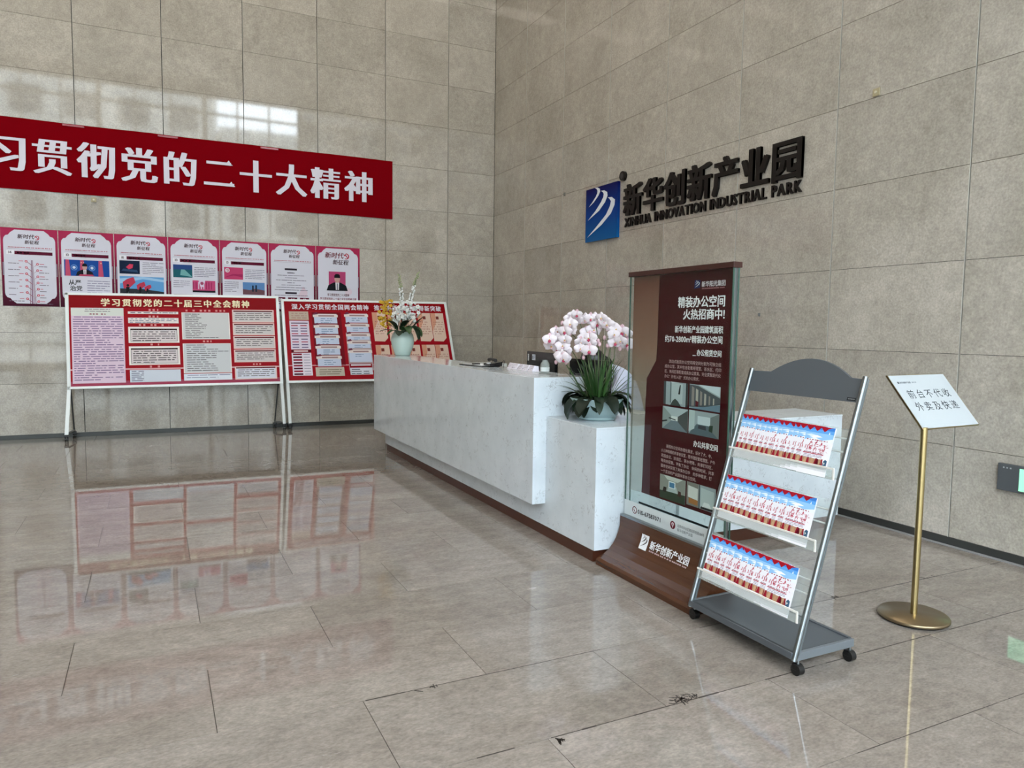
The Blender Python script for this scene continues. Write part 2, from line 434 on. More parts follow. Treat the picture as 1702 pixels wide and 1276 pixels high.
b = MB(); b.box((-1.75, -6.60, .09), (-.33, -6.18, .795), M_QUARTZ); b.box((-1.751, -6.602, .793), (-.328, -6.178, .805), M_QUARTZ, bev=.002); put(b, 'return_wing', d)
b = MB(); b.box((-1.75, -6.57, 0), (-.365, -6.21, .09), M_KICK); put(b, 'wing_kick_plate', d)

# white open console behind the desk
b = MB(); b.box((-.03, 0, .84), (1.16, .34, .885), M_WHITEMETAL); b.box((1.11, 0, 0), (1.16, .34, .84), M_WHITEMETAL); b.box((0, 0, 0), (.05, .34, .84), M_WHITEMETAL)
b.box((.05, .30, 0), (1.11, .34, .84), M_BLACK); b.box((.05, .02, .4), (1.11, .3, .43), M_BLACK)
o = b.build('side_console', label='white framed open console with dark inside, behind the far end of the desk', cat='console'); o.location = (-1.42, -1.05, 0)

# ================================================================== BANNER
def PL(u0, z0, y0):                               # plane on the left wall: u -> +x, v -> +z, n -> -y
    return lambda u, v, n: (u0+u, y0-n, z0+v)
BZ0, BZ1 = 2.888, 3.690
t = empty('banner', (-4.4, -.006, BZ0), label='long red cloth banner with white characters stretched across the left wall', cat='banner')
s = MB(); nx = 60
vv = []
for i in range(nx+1):
    x = -7.25+(5.667)*i/nx
    for k in range(5):
        z = BZ0+(BZ1-BZ0)*k/4
        vv.append((x+4.4, -.004-.0025*math.sin(x*9+k*1.3)-.002*math.sin(x*23)*(k in (0, 4)), z-BZ0+(.002*math.sin(x*5) if k in (0, 4) else 0)))
s.add(vv, [(i*5+k, (i+1)*5+k, (i+1)*5+k+1, i*5+k+1) for i in range(nx) for k in range(4)], mat('banner_red_cloth', '780510', .7, spec=.0), True)
s.build('cloth', t)
s = Sheet(lambda u, v, n: (u+4.4, -.013-n, v-BZ0))
wt = ink('d9d6e2')
for c, x in zip('学习贯彻党的二十大精神', (-6.50, -6.09, -5.66, -5.21, -4.76, -4.31, -3.86, -3.415, -2.965, -2.515, -2.06)):
    th = [-.055, -.043, -.031, -.019, -.007, .007, .019, .031, .043, .055]
    if c in '二十大': th = th if c != '二' else (0,)
    S_ = .44; s.text(c, x-.5*S_*.92, 3.125, S_, wt, thick=[a*.75 for a in th], xs=.92)
def tri(x, z, w_=.07, h=.045): s.q([(x-w_, z), (x+.012, z), (x-.012, z+.018), (x-.035, z+h)], wt, 4)
tri(-3.86+.154, 3.40, .08, .06); tri(-3.86+.182, 3.136, .09, .06)
s.build('lettering', t, label='white heavy characters printed on red')
# fold marks / gloss tape on edges
for x in (-5.55, -4.55, -3.35):
    b = MB(); b.box((x+4.4, -.011, BZ1-BZ0-.03), (x+4.4+.22, -.008, BZ1-BZ0-.008), mat('clear_tape', '9a3038', .2)); b.build('tape', t)

# ================================================================== POSTERS
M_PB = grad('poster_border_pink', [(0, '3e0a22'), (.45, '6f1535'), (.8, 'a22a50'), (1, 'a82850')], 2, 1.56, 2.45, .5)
PXS = [-6.20, -5.635, -5.06, -4.468, -3.868, -3.268, -2.655, -2.049]
WHT, DK, RED, MAR = 'd3d3e0', '4a4048', 'a83048', '5a0f2c'
def notched(s, x0, z0, x1, z1, c, m, lay):
    pts = []
    def corner(cx, cz, dx, dz, flip):
        seq = [(c, 0), (c*.85, c*.12), (c*.62, c*.3), (c*.45, c*.55), (c*.2, c*.62), (c*.05, c*.85), (0, c*1.1)]
        q = [(cx+dx*a, cz+dz*b_) for a, b_ in seq]
        return q[::-1] if flip else q
    pts += corner(x0, z0, 1, 1, True); pts += corner(x1, z0, -1, 1, False)
    pts += corner(x1, z1, -1, -1, True); pts += corner(x0, z1, 1, -1, False)
    s.q(pts, m, lay)
def figure(s, u, v, h, lay=5):                    # half-length portrait: dark suit, white shirt
    s.q([(u-.62*h, v), (u+.62*h, v), (u+.52*h, v+.3*h), (u+.2*h, v+.48*h), (u-.2*h, v+.48*h), (u-.52*h, v+.3*h)], '15171f', lay)
    s.q([(u-.09*h, v+.05*h), (u+.09*h, v+.05*h), (u+.11*h, v+.48*h), (u-.11*h, v+.48*h)], 'd8d8e0', lay+.5)
    s.q([(u-.02*h, v+.05*h), (u+.02*h, v+.05*h), (u+.02*h, v+.42*h), (u-.02*h, v+.42*h)], '3a3f60', lay+.8)
    s.disc(u, v+.69*h, .165*h, 'c49a94', lay+1, ry=.23*h)
    s.q([(u-.17*h, v+.74*h), (u+.17*h, v+.74*h), (u+.16*h, v+.9*h), (u+.07*h, v+.97*h), (u-.09*h, v+.97*h), (u-.17*h, v+.88*h)], '14141a', lay+1.4)
def poster(i, label):
    x0, x1 = PXS[i]+.004, PXS[i+1]-.004; W = x1-x0; H = .893
    root = empty('poster', (x0, -.004, 1.557), label=label, cat='poster', group='row of pink bordered posters on the left wall')
    s = Sheet(lambda u, v, n: (u, -n, v))
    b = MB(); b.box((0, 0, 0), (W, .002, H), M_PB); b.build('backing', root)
    notched(s, .025, .03, W-.025, H-.02, .11, WHT, 1)
    s.rect(.012, .35, .022, .5, '8a8a98', 1); s.rect(W-.022, .35, W-.012, .5, '8a8a98', 1)
    big = i == 6
    hs = .085 if big else .055; hv = H-.155 if big else H-.125; cx = W/2
    s.text('新时代', cx-2.15*hs, hv+.01, hs, '6a1228' if big else '3a1a26', bold=1, shear=.12); emblem(s, cx+1.3*hs, hv+.42*hs, .48*hs, 'b01c34')
    s.text('新征程', cx-.9*hs, hv-.9*hs, hs*.85, '3a1a26', bold=1, shear=.12)
    if not big:
        s.lines(.06, W-.06, H-.215, 1, .02, .009, RED, ragged=False, dash=(.008, .012)); s.rect(.06, H-.238, W-.06, H-.236, '7a5060', 2)
    if i < 5:
        s.rect(.13, H-.30, W-.055, H-.262, MAR, 2); s.rect(.05, H-.302, .125, H-.255, 'e6e6ee', 2)
        s.text('14' if i == 0 else ('10' if i < 4 else '13'), .065, H-.293, .042, '3a2030', bold=1)
        s.lines(.15, .27, H-.272, 1, .02, .018, 'e0d5dc', seed=i, ragged=False, dash=(.018, .022))
    if i == 0:
        for a_, b_, c_ in ((.262, .272, '9a8090'), (.28, .296, '8a7088'), (.303, .312, 'a08898'), (.318, .326, '9a8090')): s.q([(a_, .03), (b_, .03), (.2955+(b_-.294)*.25, H-.36), (.2945+(a_-.294)*.25, H-.36)], c_, 2)
        for k in range(7):
            for sd in (-1, 1):
                v = H-.375-k*.072-(.03 if sd > 0 else 0); uu = .294+sd*.055
                s.q([(.294, v-.05), (.30, v-.045), (uu, v+.004), (uu, v-.004)], '9a6a7a', 3)
                s.disc(uu, v, .014, 'c0405a', 4); s.disc(uu, v, .007, 'e0c0c8', 5)
                a, b_ = (uu+.02, uu+.075) if sd > 0 else (uu-.075, uu-.02)
                s.lines(a, b_, v+.004, 1, .02, .007, 'c05068', seed=k); a2, b2 = (uu+.01, min(uu+.2, W-.05)) if sd > 0 else (uu-.18, uu-.01)
                s.lines(a2, b2, v-.024, 1, .02, .007, '706878', seed=k+9)
    if i == 1:
        s.rect(.05, .37, W-.05, .56, '1c4a98', 2)
        for u in (.06, .21, .40): s.q([(u, .37), (u+.055, .37), (u+.04, .56), (u+.005, .56)], 'c0506e', 3)
        for u in (.13, .315): s.disc(u+.02, .47, .035, '5f8cc8', 3); s.disc(u+.02, .47, .026, '2658a0', 3.5); s.disc(u+.02, .47, .016, 'c8d4e8', 4)
        for u in (.225, .25, .43): s.disc(u, .53, .006, 'e8d0a0', 4)
        figure(s, .26, .375, .15, 5)
        s.q([(.19, .372), (.36, .372), (.34, .392), (.21, .392)], 'b04060', 9)
        s.text('从严', .09, .27, .065, '16161c', bold=1); s.text('治党', .10, .20, .065, '16161c', bold=1)
        s.lines(.28, W-.05, .32, 7, .028, .009, '8a86a0', seed=3)
    if i == 2:
        s.rect(.05, .42, .27, .58, '10203a', 2); s.q([(.12, .50), (.16, .54), (.20, .535), (.19, .49), (.15, .475)], 'd04060', 3); s.q([(.07, .455), (.25, .44), (.24, .47), (.09, .48)], '2c4668', 2.5)
        s.lines(.30, W-.05, .565, 7, .022, .008, '8a8898', seed=5)
        s.rect(.05, .15, W-.05, .39, '5f9cd2', 2); s.q([(.05, .30), (.3, .36), (W-.05, .33), (W-.05, .36), (.3, .39), (.05, .36)], '9cc4e6', 2.5)
        s.q([(.05, .15), (W-.05, .15), (W-.05, .21), (.3, .24), (.05, .24)], '2a2e34', 3)
        for (u, v, z) in ((.09, .24, 1.3), (.24, .23, .9), (.325, .22, .7)):
            s.q([(u, v), (u+.05*z, v+.01), (u+.1*z, v+.06*z), (u+.085*z, v+.11*z), (u+.03*z, v+.09*z), (u-.01, v+.06*z)], 'b83a52', 4)
            s.q([(u+.02*z, v-.06*z), (u+.04*z, v-.06*z), (u+.05*z, v+.02), (u+.02*z, v+.02)], '14161a', 4.5); s.disc(u+.035*z, v+.03*z, .012*z, '1a1a20', 5)
        for k in range(9): s.q([(.06+k*.035, .15), (.075+k*.035, .15), (.07+k*.035, .19+.01*(k % 3)), (.065+k*.035, .19)], '0e1014' if k % 2 else '55606a', 4.7)
        s.lines(.06, W-.06, .13, 2, .025, .008, '8a8898', seed=8)
    if i == 3:
        s.rect(.05, .40, .27, .56, '1d5a66', 2); s.rect(.05, .50, .27, .56, '2a4880', 2.4); s.q([(.13, .43), (.27, .41), (.18, .50), (.14, .50)], '6fa6a8', 3)
        s.lines(.29, W-.05, .535, 6, .022, .008, '8a8898', seed=11); s.lines(.05, .24, .36, 4, .024, .008, '8a8898', seed=12)
        s.rect(.27, .22, W-.055, .37, 'c04a78', 2); s.q([(.34, .37), (.42, .37), (.40, .29), (.36, .29)], 'd8c8e0', 3); s.disc(.38, .335, .02, '9a4a68', 4); s.rect(.27, .22, W-.055, .245, '1a1a20', 3)
        for k in range(8): s.rect(.275+k*.03, .26, .287+k*.03, .35, '9a2c5a' if k not in (2, 3, 4) else 'd8c8e0', 2.6)
        s.rect(.05, .02, .27, .19, '6a1430', 2); s.lines(.08, .25, .15, 4, .028, .008, 'c8a8b4', seed=13); s.lines(.30, W-.06, .17, 3, .03, .008, '8a8898', seed=14)
    if i == 4:
        s.rect(.045, .40, .275, .555, 'bd3f6c', 2); s.q([(.045, .42), (.16, .45), (.275, .43), (.275, .47), (.15, .47)], 'a02a5a', 2.6); s.disc(.085, .515, .028, 'd8d0d8', 3); emblem(s, .085, .515, .018, 'b02a48', 4)
        s.lines(.30, W-.05, .535, 6, .022, .008, '8a8898', seed=21); s.lines(.045, .22, .37, 6, .024, .008, '8a8898', seed=22)
        s.rect(.27, .21, W-.05, .37, '5c86ba', 2); s.q([(.27, .21), (W-.05, .21), (W-.05, .27), (.42, .29), (.36, .27), (.27, .28)], '6a4a52', 3)
        s.rect(.385, .25, .405, .33, '1e2c3c', 4); s.rect(.425, .25, .445, .335, '1e2c3c', 4)
        figure(s, .12, .06, .12, 3); s.lines(.25, W-.06, .17, 4, .026, .008, '8a8898', seed=23)
    if i == 5:
        s.rect(.20, .55, .36, .575, '2c2430', 2); s.lines(.23, .33, .52, 1, .02, .01, '3c3440', ragged=False, seed=2)
        for k, (a, b_) in enumerate(((.1, .46), (.2, .36), (.08, .48), (.23, .33), (.15, .41), (.08, .48), (.06, .5))): s.lines(a, b_, .485-k*.032, 1, .02, .008, '7a7688', seed=30+k, ragged=False)
        s.rect(.205, .235, .355, .26, '2c2430', 2); s.lines(.06, .5, .22, 1, .02, .008, '8a8090', ragged=False)
        for k, tx in enumerate(('10', '14', '13')):
            u = .085+k*.155; s.rect(u, .125, u+.12, .19, MAR, 2); s.text(tx, u+.06, .135, .06, 'e8e4ec', bold=1, align='c', lay=4)
            s.lines(u+.02, u+.1, .11, 1, .02, .012, '3c3440', ragged=False)
        s.q([(.36, .2), (.44, .34), (.5, .26), (.48, .2)], 'd6c2d0', 1.5)
    if i == 6:
        s.rect(.17, .30, .40, .56, 'b04470', 2); figure(s, .285, .30, .235, 4)
        s.text('学习贯彻党的二十大精神', cx, .225, .042, '5a1a2c', bold=1, align='c', fit=.3)
        s.text('学习贯彻党的二十届三中全会精神主题', cx, .175, .035, '7a2438', bold=1, align='c', fit=.5)
        s.lines(.06, W-.06, .14, 5, .026, .008, '8a8898', seed=41); s.disc(.44, .29, .05, 'd8c8d6', 1.5)
    s.build('print', root)
labs = ['leftmost pink bordered poster showing a branching tree diagram under the banner', 'pink bordered poster with blue photo of a speaker between flags',
        'pink bordered poster with a large photo of red flags against blue sky', 'pink bordered poster with green landscape photo and pink hall photo',
        'pink bordered poster with pink flag picture and small city skyline photo', 'pink bordered poster with three dark number boxes 10, 14 and 13',
        'rightmost pink bordered poster with portrait of a person on pink ground']
for i in range(7): poster(i, labs[i])

# ================================================================== DISPLAY BOARDS
def board_map(TL, TR, BR, BL):
    TL, TR, BR, BL = map(Vector, (TL, TR, BR, BL)); n = (TR-TL).cross(TL-BL).normalized()
    if n.y > 0: n = -n
    def P(u, v, k):
        return (BL*(1-u)*(1-v)+BR*u*(1-v)+TL*(1-u)*v+TR*u*v)+n*k
    return P, n
def caster(root, loc, name='caster'):
    k = MB(); x, y = loc[0], loc[1]
    k.box((x-.022, y-.03, .05), (x+.022, y+.03, .075), M_BLACK)
    for dx in (-.017, .005):
        k.tube([(x+dx, y, .024), (x+dx+.014, y, .024)], .024, M_BLACK, 14)
    return k
def display_board(name, label, TL, TR, BR, BL, feet, rear, content):
    root = empty(name, (BL[0]*.5+BR[0]*.5, -.2, 0), label=label, cat='display board', group='wheeled display boards along the left wall')
    TL, TR, BR, BL = [(q[0], -.24+.2*(q[2]-.6)/1.13, q[2]) for q in (TL, TR, BR, BL)]
    P, n = board_map(TL, TR, BR, BL); rl = root.location
    W = (Vector(TR)-Vector(TL)).length; H = (Vector(TL)-Vector(BL)).length
    def bar(a, b_, wd, name, m=M_WHITEMETAL, dep=.03):
        s = MB(); a = Vector(a); b_ = Vector(b_); t_ = (b_-a).normalized(); sd = t_.cross(n).normalized()*wd/2
        vv = [a-sd, b_-sd, b_+sd, a+sd]; vv = [v+n*.004 for v in vv]+[v-n*dep for v in vv]
        s.add(vv, [(0, 1, 2, 3), (7, 6, 5, 4), (0, 4, 5, 1), (1, 5, 6, 2), (2, 6, 7, 3), (3, 7, 4, 0)], m); put(s, name, root)
    back = MB(); cs = [P(0, 0, -.004), P(1, 0, -.004), P(1, 1, -.004), P(0, 1, -.004)]; cs += [c-n*.02 for c in cs]
    back.add(cs, [(0, 1, 2, 3), (7, 6, 5, 4), (0, 4, 5, 1), (1, 5, 6, 2), (2, 6, 7, 3), (3, 7, 4, 0)], M_WHITEMETAL); put(back, 'back_panel', root)
    f = .016
    bar(P(0, 1-f*.5, 0), P(1, 1-f*.5, 0), .028, 'frame_rail'); bar(P(0, f*.5, 0), P(1, f*.5, 0), .028, 'frame_rail')
    bar(P(f*.3, 0, 0), P(f*.3, 1, 0), .028, 'frame_rail'); bar(P(1-f*.3, 0, 0), P(1-f*.3, 1, 0), .028, 'frame_rail')
    for (u, ft, rr_) in ((f*.4, feet[0], rear[0]), (1-f*.4, feet[1], rear[1])):
        a = P(u, .02, -.012); bar(a, (ft[0], ft[1], .075), .038, 'leg', dep=.02)
        k = MB(); k.tube([(ft[0], ft[1]+.02, .085), (rr_[0], rr_[1], .085)], .013, mat('grey_foot_bar', '6b6e6f', .4, .4)); put(k, 'foot', root)
        mid = P(u, .25, -.03); k = MB(); k.tube([tuple(mid), (rr_[0], rr_[1], .09)], .009, mat('dark_strut', '3a3c3d', .4, .4)); put(k, 'strut', root)
        put(caster(root, ft), 'caster', root); put(caster(root, rr_), 'caster', root)
    s = Sheet(lambda u, v, k: P(u, v, k+.001)); content(s, W, H); put(s, 'print', root, label='red printed notice sheet')
CR, PK, LN = 'e6dedc', 'dcc6d8', '7c7480'
def board1(s, W, H):
    s.rect(.014, .02, .986, .98, '9a0f1c', 0); s.rect(.014, .85, .986, .98, '85060f', 1)
    s.rect(.014, .185, .986, .2, 'd8a8ac', 1); s.rect(.014, .02, .986, .07, 'a04058', 1)
    u = .150
    for i, c in enumerate('学习贯彻党的二十届三中全会精神'):
        s2 = Sheet(lambda a, b_, k, u0=.150+i*.0470: s.P(u0+a/W, .872+b_/H, k)); s2.text(c, 0, 0, .098, ink('efe3bf'), lay=2, bold=1, thick=(-.02, 0, .02))
        s.add(s2.v, s2.f, s2.mats[0])
    s.rect(.0225, .05, .249, .845, PK, 2); s.rect(.0225, .76, .249, .845, 'd8dcd6', 2.4)
    s.lines(.08, .19, .835, 2, .022, .007, LN, 3, 1, False, (.01, .03)); s.lines(.10, .17, .785, 1, .02, .011, '8a3a4c', 3, 2, False, (.008, .009))
    s.lines(.03, .243, .752, 28, .0245, .009, '7e6a90', 3, 3, True, (.008, .05))
    s.lines(.361, .406, .84, 1, .02, .022, 'd98d8d', 3, 4, False, (.009, .01)); s.rect(.268, .785, .498, .811, CR, 2); s.lines(.275, .49, .803, 1, .02, .009, LN, 3, 5, False, (.008, .03))
    s.lines(.36, .405, .767, 1, .02, .02, 'd98d8d', 3, 6, False, (.009, .01)); s.rect(.268, .684, .498, .743, CR, 2); s.lines(.275, .49, .735, 3, .018, .008, '7a8296', 3, 7, True, (.008, .03))
    s.lines(.313, .453, .675, 1, .02, .02, 'd98d8d', 3, 8, False, (.009, .01))
    for (v0, v1, n_, sd) in ((.472, .645, 5, 9), (.234, .434, 6, 10)):
        s.rect(.267, v0, .498, v1, 'efe8e4', 2); s.rect(.276, v0+.014, .489, v1-.02, '6a6468', 3); s.rect(.278, v0+.017, .487, v1-.035, 'd8ced0', 4); s.rect(.276, v1-.036, .489, v1-.022, '2a0a10', 4)
        s.lines(.285, .48, v1-.05, n_, .0235, .009, '544c50', 5, sd, True, (.008, .04))
    s.lines(.364, .404, .463, 1, .02, .02, 'd98d8d', 3, 11, False, (.009, .01)); s.lines(.357, .41, .226, 1, .02, .022, 'd98d8d', 3, 12, False, (.009, .01))
    s.rect(.268, .05, .498, .18, 'cfd6e2', 2); s.lines(.275, .33, .17, 6, .02, .008, '6a6a80', 3, 13, False, (.01, .05))
    s.lines(.529, .724, .836, 1, .02, .02, 'd98d8d', 3, 14, False, (.009, .011))
    s.rect(.513, .508, .744, .805, 'efe2df', 2); s.rect(.517, .513, .740, .80, 'cfcfd0', 3); 
    rr = random.Random(4)
    for k in range(14): s.lines(.527, .527+(.06+.05*rr.random() if k < 13 else .16), .79-k*.02, 1, .02, .007, '5c585e', 4, 50+k, False, (.01, .05))
    s.lines(.609, .651, .494, 1, .02, .02, 'd98d8d', 3, 15, False, (.009, .01))
    s.rect(.513, .135, .744, .462, 'efe2df', 2); s.rect(.517, .139, .740, .457, 'cdd0d4', 3)
    for k in range(13): s.lines(.527, .527+(.08+.08*rr.random()) if k != 3 else .735, .448-k*.0235, 1, .02, .007, '5c585e', 4, 70+k, False, (.01, .05))
    s.rect(.513, .055, .744, .128, 'dde3ee', 2); s.lines(.525, .735, .115, 2, .026, .007, '80829a', 3, 16, True)
    for (v0, v1, sd) in ((.695, .841, 20), (.549, .69, 21), (.396, .543, 22), (.243, .389, 23), (.05, .2, 24)):
        s.rect(.759, v0+.003, .971, v1, 'e8c9c6', 2); s.rect(.765, v0+.012, .965, v1-.01, '5a1018', 3); s.rect(.765, v0+.012, .965, v1-.024, 'd2cacb' if sd < 24 else 'd8dae6', 4)
        s.lines(.772, .958, v1-.037, 4, .0225, .008, '60585c', 5, sd, True, (.008, .04))
    s.lines(.85, .892, .231, 1, .02, .018, 'd98d8d', 3, 25, False, (.008, .009))
def board2(s, W, H):
    s.rect(.014, .02, .986, .98, '9c121f', 0); s.rect(.014, .87, .986, .98, '8c0a14', 1); s.rect(.014, .195, .986, .206, 'd09aa0', 1)
    tx = '深入学习贯彻全国两会精神 推动高质量发展取得新突破'
    xs_ = [.054+i*.0375 for i in range(12)]+[0]+[.533+i*.0375 for i in range(12)]
    xs_[20:] = [.775, .8125, .85, .8875, .925]
    for i, c in enumerate(tx):
        if c == ' ': continue
        s2 = Sheet(lambda a, b_, k, u0=xs_[i]: s.P(u0+a/W, .888+b_/H, k)); s2.text(c, 0, 0, .08, ink('dfd9e2'), lay=2, bold=1, thick=(0, .02)); s.add(s2.v, s2.f, s2.mats[0])
    s.rect(.037, .754, .145, .857, 'bfae9c', 2); s.lines(.05, .135, .84, 3, .027, .015, 'b09088', 3, 1, False, (.01, .03))
    s.rect(.037, .395, .144, .744, 'dcd2e2', 2)
    for v in (.72, .565): s.rect(.045, v-.012, .137, v, '4a2c4c', 3)
    for k in range(9):
        v = .69-k*.033
        if abs(v-.56) < .02: continue
        for u in (.045, .095): s.rect(u, v-.012, u+.036, v, '6a5a80' if k % 3 else 'b04058', 3)
    s.rect(.037, .36, .144, .39, '5a0f1c', 2); s.rect(.05, .366, .127, .384, 'e8c8cc', 3)
    s.rect(.037, .078, .143, .354, 'e2d8e4', 2)
    for k in range(8): s.rect(.044, .325-k*.034, .092, .345-k*.034, '902038' if k % 2 == 0 else '4c1428', 3); s.rect(.1, .33-k*.034, .135, .338-k*.034, '908898', 3)
    for c0, rows, sd in ((.176, [(.83, .71), (.70, .581), (.572, .452), (.444, .324), (.318, .182)], 5), (.356, [(.838, .721), (.715, .602), (.593, .507), (.502, .404), (.389, .232)], 6)):
        s.rect(c0-.012, .2, c0+.155, .85, '74101c', 1) if sd == 5 else s.rect(c0-.006, .13, c0+.135, .60, 'b09aa0', 1)
        for k, (a, b_) in enumerate(rows):
            s.rect(c0, b_+.004, c0+.13, a, 'c8d2e8', 2); s.q([(c0-.006, a-.04), (c0+.136, a-.04), (c0+.136, a-.01), (c0+.12, a), (c0+.02, a), (c0-.006, a-.01)], 'e4d8d6', 2.5)
            s.rect(c0+.025, a-.032, c0+.115, a-.014, 'a08488', 3.4); s.q([(c0-.004, a-.012), (c0+.024, a-.004), (c0+.018, a+.02), (c0, a+.01)], '6a3048', 3)
            s.lines(c0+.035, c0+.1, a-.055, 3 if sd == 5 else 2, .024, .008, '7088a8', 3, 10+k, True, (.01, .05))
    s.rect(.161, .067, .32, .176, 'c6bcae', 2); s.lines(.18, .305, .15, 3, .026, .01, '7a7264', 3, 30, True)
    s.rect(.353, .079, .482, .215, 'd8dce8', 2); s.rect(.353, .165, .482, .215, '8c1424', 3); s.rect(.36, .19, .475, .207, 'e2dce4', 4); s.lines(.36, .475, .15, 3, .026, .01, '5c6070', 3, 31, True)
    gm = grad('salmon_to_cream_print', [(0, 'd8967c'), (.55, 'dcc0ac'), (1, 'd6cfc4')], 2, 0, 1)
    for k, c0 in enumerate((.516, .61, .705, .80, .885)):
        w_ = .082
        s.q([(c0, .495), (c0+.06, .49), (c0+w_, .535), (c0+w_, .857), (c0, .857)], 'dfc3b2', 2); s.q([(c0, .62), (c0+.03, .74), (c0+.03, .857), (c0, .857)], 'd49a80', 2.5)
        s.rect(c0+.032, .775, c0+.05, .815, '7a3a34', 3); s.lines(c0+.012, c0+w_-.008, .745, 6, .03, .011, 'a06a64', 3, 40+k, True, (.004, .006))
        s.rect(c0, .09, c0+w_, .447, 'dfc3b2', 2); s.q([(c0, .2), (c0+.03, .35), (c0+.03, .447), (c0, .447)], 'd49a80', 2.5); s.rect(c0+.032, .365, c0+.05, .405, '7a3a34', 3)
        s.lines(c0+.012, c0+w_-.008, .33, 6, .03, .011, 'a06a64', 3, 60+k, True, (.004, .006))
display_board('display_board', 'white framed red notice board on wheels, left one, titled in yellow characters',
    (-5.579, -.04, 1.722), (-3.156, -.04, 1.752), (-3.138, -.22, .615), (-5.568, -.26, .602), ((-5.585, -.345), (-3.125, -.225)), ((-5.53, -.06), (-3.22, -.05)), board1)
display_board('display_board', 'white framed red notice board on wheels, right one, half behind the desk',
    (-3.121, -.04, 1.715), (-.782, -.04, 1.738), (-.66, -.22, .62), (-3.092, -.22, .622), ((-3.05, -.225), (-.62, -.225)), ((-3.03, -.06), (-.66, -.05)), board2)

# ================================================================== WALL SIGN (right wall)
def swooshes(P_, s, m, lay):
    def uv(x, y):
        u = (x-80)/225; top = 415-60*u; bot = 785-35*u; return u, 1-(y-top)/(bot-top)
    S1 = ([(145, 398), (165, 396), (182, 405), (185, 425), (172, 455), (140, 500), (103, 535)], [(145, 398), (158, 406), (165, 418), (164, 436), (155, 458), (132, 495), (103, 535)])
    S2 = ([(190, 420), (215, 417), (235, 430), (238, 455), (222, 500), (180, 560), (97, 630)], [(190, 420), (203, 429), (211, 442), (208, 464), (192, 500), (154, 560), (97, 630)])
    S3 = ([(240, 468), (268, 466), (290, 485), (288, 520), (265, 580), (200, 660), (95, 750)], [(240, 468), (252, 478), (262, 495), (256, 530), (230, 588), (170, 664), (95, 750)])
    for A, B in (S1, S2, S3):
        for i in range(6):
            s.q([P_(*uv(*A[i])), P_(*uv(*A[i+1])), P_(*uv(*B[i+1])), P_(*uv(*B[i]))], m, lay)
lg = empty('logo_plate', (-.03, -3.0, 2.7), label='blue rectangular logo plate with three white swooshes on the right wall', cat='sign')
b = MB(); b.box((-.006, -.325, -.305), (.03, .325, .305), grad('logo_blue', [(0, '0f5c9c'), (.5, '0c3a86'), (1, '0a1052')], 2, 2.39, 3.0, .2)); b.build('plate', lg)
s = Sheet(lambda u, v, n: (-.0075-n, .325-u, -.305+v)); swooshes(lambda a, b_: (a*.65, b_*.61), s, ink('dfe6ee', .25), 1); s.build('emblem', lg, label='white swoosh emblem')
b = MB(); b.tube([(-.035, 0, 0), (-.001, 0, 0)], .052, M_LETTER, 20); b.tube([(-.038, 0, 0), (-.034, 0, 0)], .03, mat('dark_grey_disc', '2e2a28', .3), 14)
b.build('wall_disc', label='small round black disc on the wall above the blue logo plate', cat='wall disc').location = (0, -3.40, 3.045)
sg = empty('wall_lettering', (0, -4.65, 2.7), label='raised dark lettering of company name beside the blue logo plate', cat='sign')
def solid_glyph(c, size, xs, yoff, z, dep, root, name='letter'):
    vv, ff = GL[c, 1]; b = MB(); n = len(vv); edges = {}
    for f in ff:
        for i in range(len(f)):
            e = (f[i], f[(i+1) % len(f)])
            if (e[1], e[0]) in edges: del edges[(e[1], e[0])]
            else: edges[e] = 1
    for k, (dx, dz) in enumerate(((-.036, -.014), (.036, -.014), (-.036, .014), (.036, .014), (0, 0))):
        fr = [(-dep-k*.00012, yoff-(a+dx)*size*xs, z+(b_+dz)*size) for a, b_ in vv]; bk = [(-.004, q[1], q[2]) for q in fr]
        b.add(fr+bk, [tuple(f) for f in ff], M_LETTER)
        b.add(fr+bk, [(i, j, j+n, i+n) for i, j in edges], M_LETTER)
    put(b, name, root)
for i, c in enumerate('新华创新产业园'):
    solid_glyph(c, .355, .96, -3.425-i*.3525, 2.632, .032, sg)
x = -3.445
tot = layout('XINHUA INNOVATION INDUSTRIAL PARK', .135, 1, .004)[1]; k_ = 2.42/tot
for c, xo in layout('XINHUA INNOVATION INDUSTRIAL PARK', .135, 1, .004)[0]:
    if c != ' ': solid_glyph(c, .135, k_, -3.445-xo*k_, 2.49, .02, sg)

# small wall fittings
def wall_plate(loc, axis, label, sz=.055, col='a89c7c'):
    root = empty('wall_socket', loc, label=label, cat='wall plate'); b = MB()
    if axis == 'y': b.box((-.012, -sz/2, -sz/2), (0, sz/2, sz/2), mat('beige_plate', col, .4), bev=.003)
    else: b.box((-sz/2, -.012, -sz/2), (sz/2, 0, sz/2), mat('beige_plate', col, .4), bev=.003)
    b.build('cover', root); b = MB()
    if axis == 'y': b.tube([(-.018, 0, 0), (-.01, 0, 0)], .01, mat('pale_button', 'cfc7ae', .4), 10)
    else: b.tube([(0, -.018, 0), (0, -.01, 0)], .01, mat('pale_button', 'cfc7ae', .4), 10)
    b.build('button', root)
wall_plate((-.0, -6.49, 3.083), 'y', 'small beige square plate high on the right wall, far right of the lettering')
b = MB(); b.box((-.006, -.01, -.014), (0, .01, .014), M_FRAME); b.build('wall_sensor', label='tiny dark dot fitting on the right wall above the brochure rack', cat='wall fitting').location = (0, -5.451, 1.52)
wall_plate((-5.257, -.0, 2.836), 'x', 'small beige square plate on the left wall just under the banner')
b = MB(); b.box((-.02, -.008, -.02), (0, .008, .02), mat('grey_clip', '77746c', .4)); b.tube([(-.02, 0, .01), (-.035, 0, -.01)], .004, mat('grey_clip', '77746c', .4), 6)
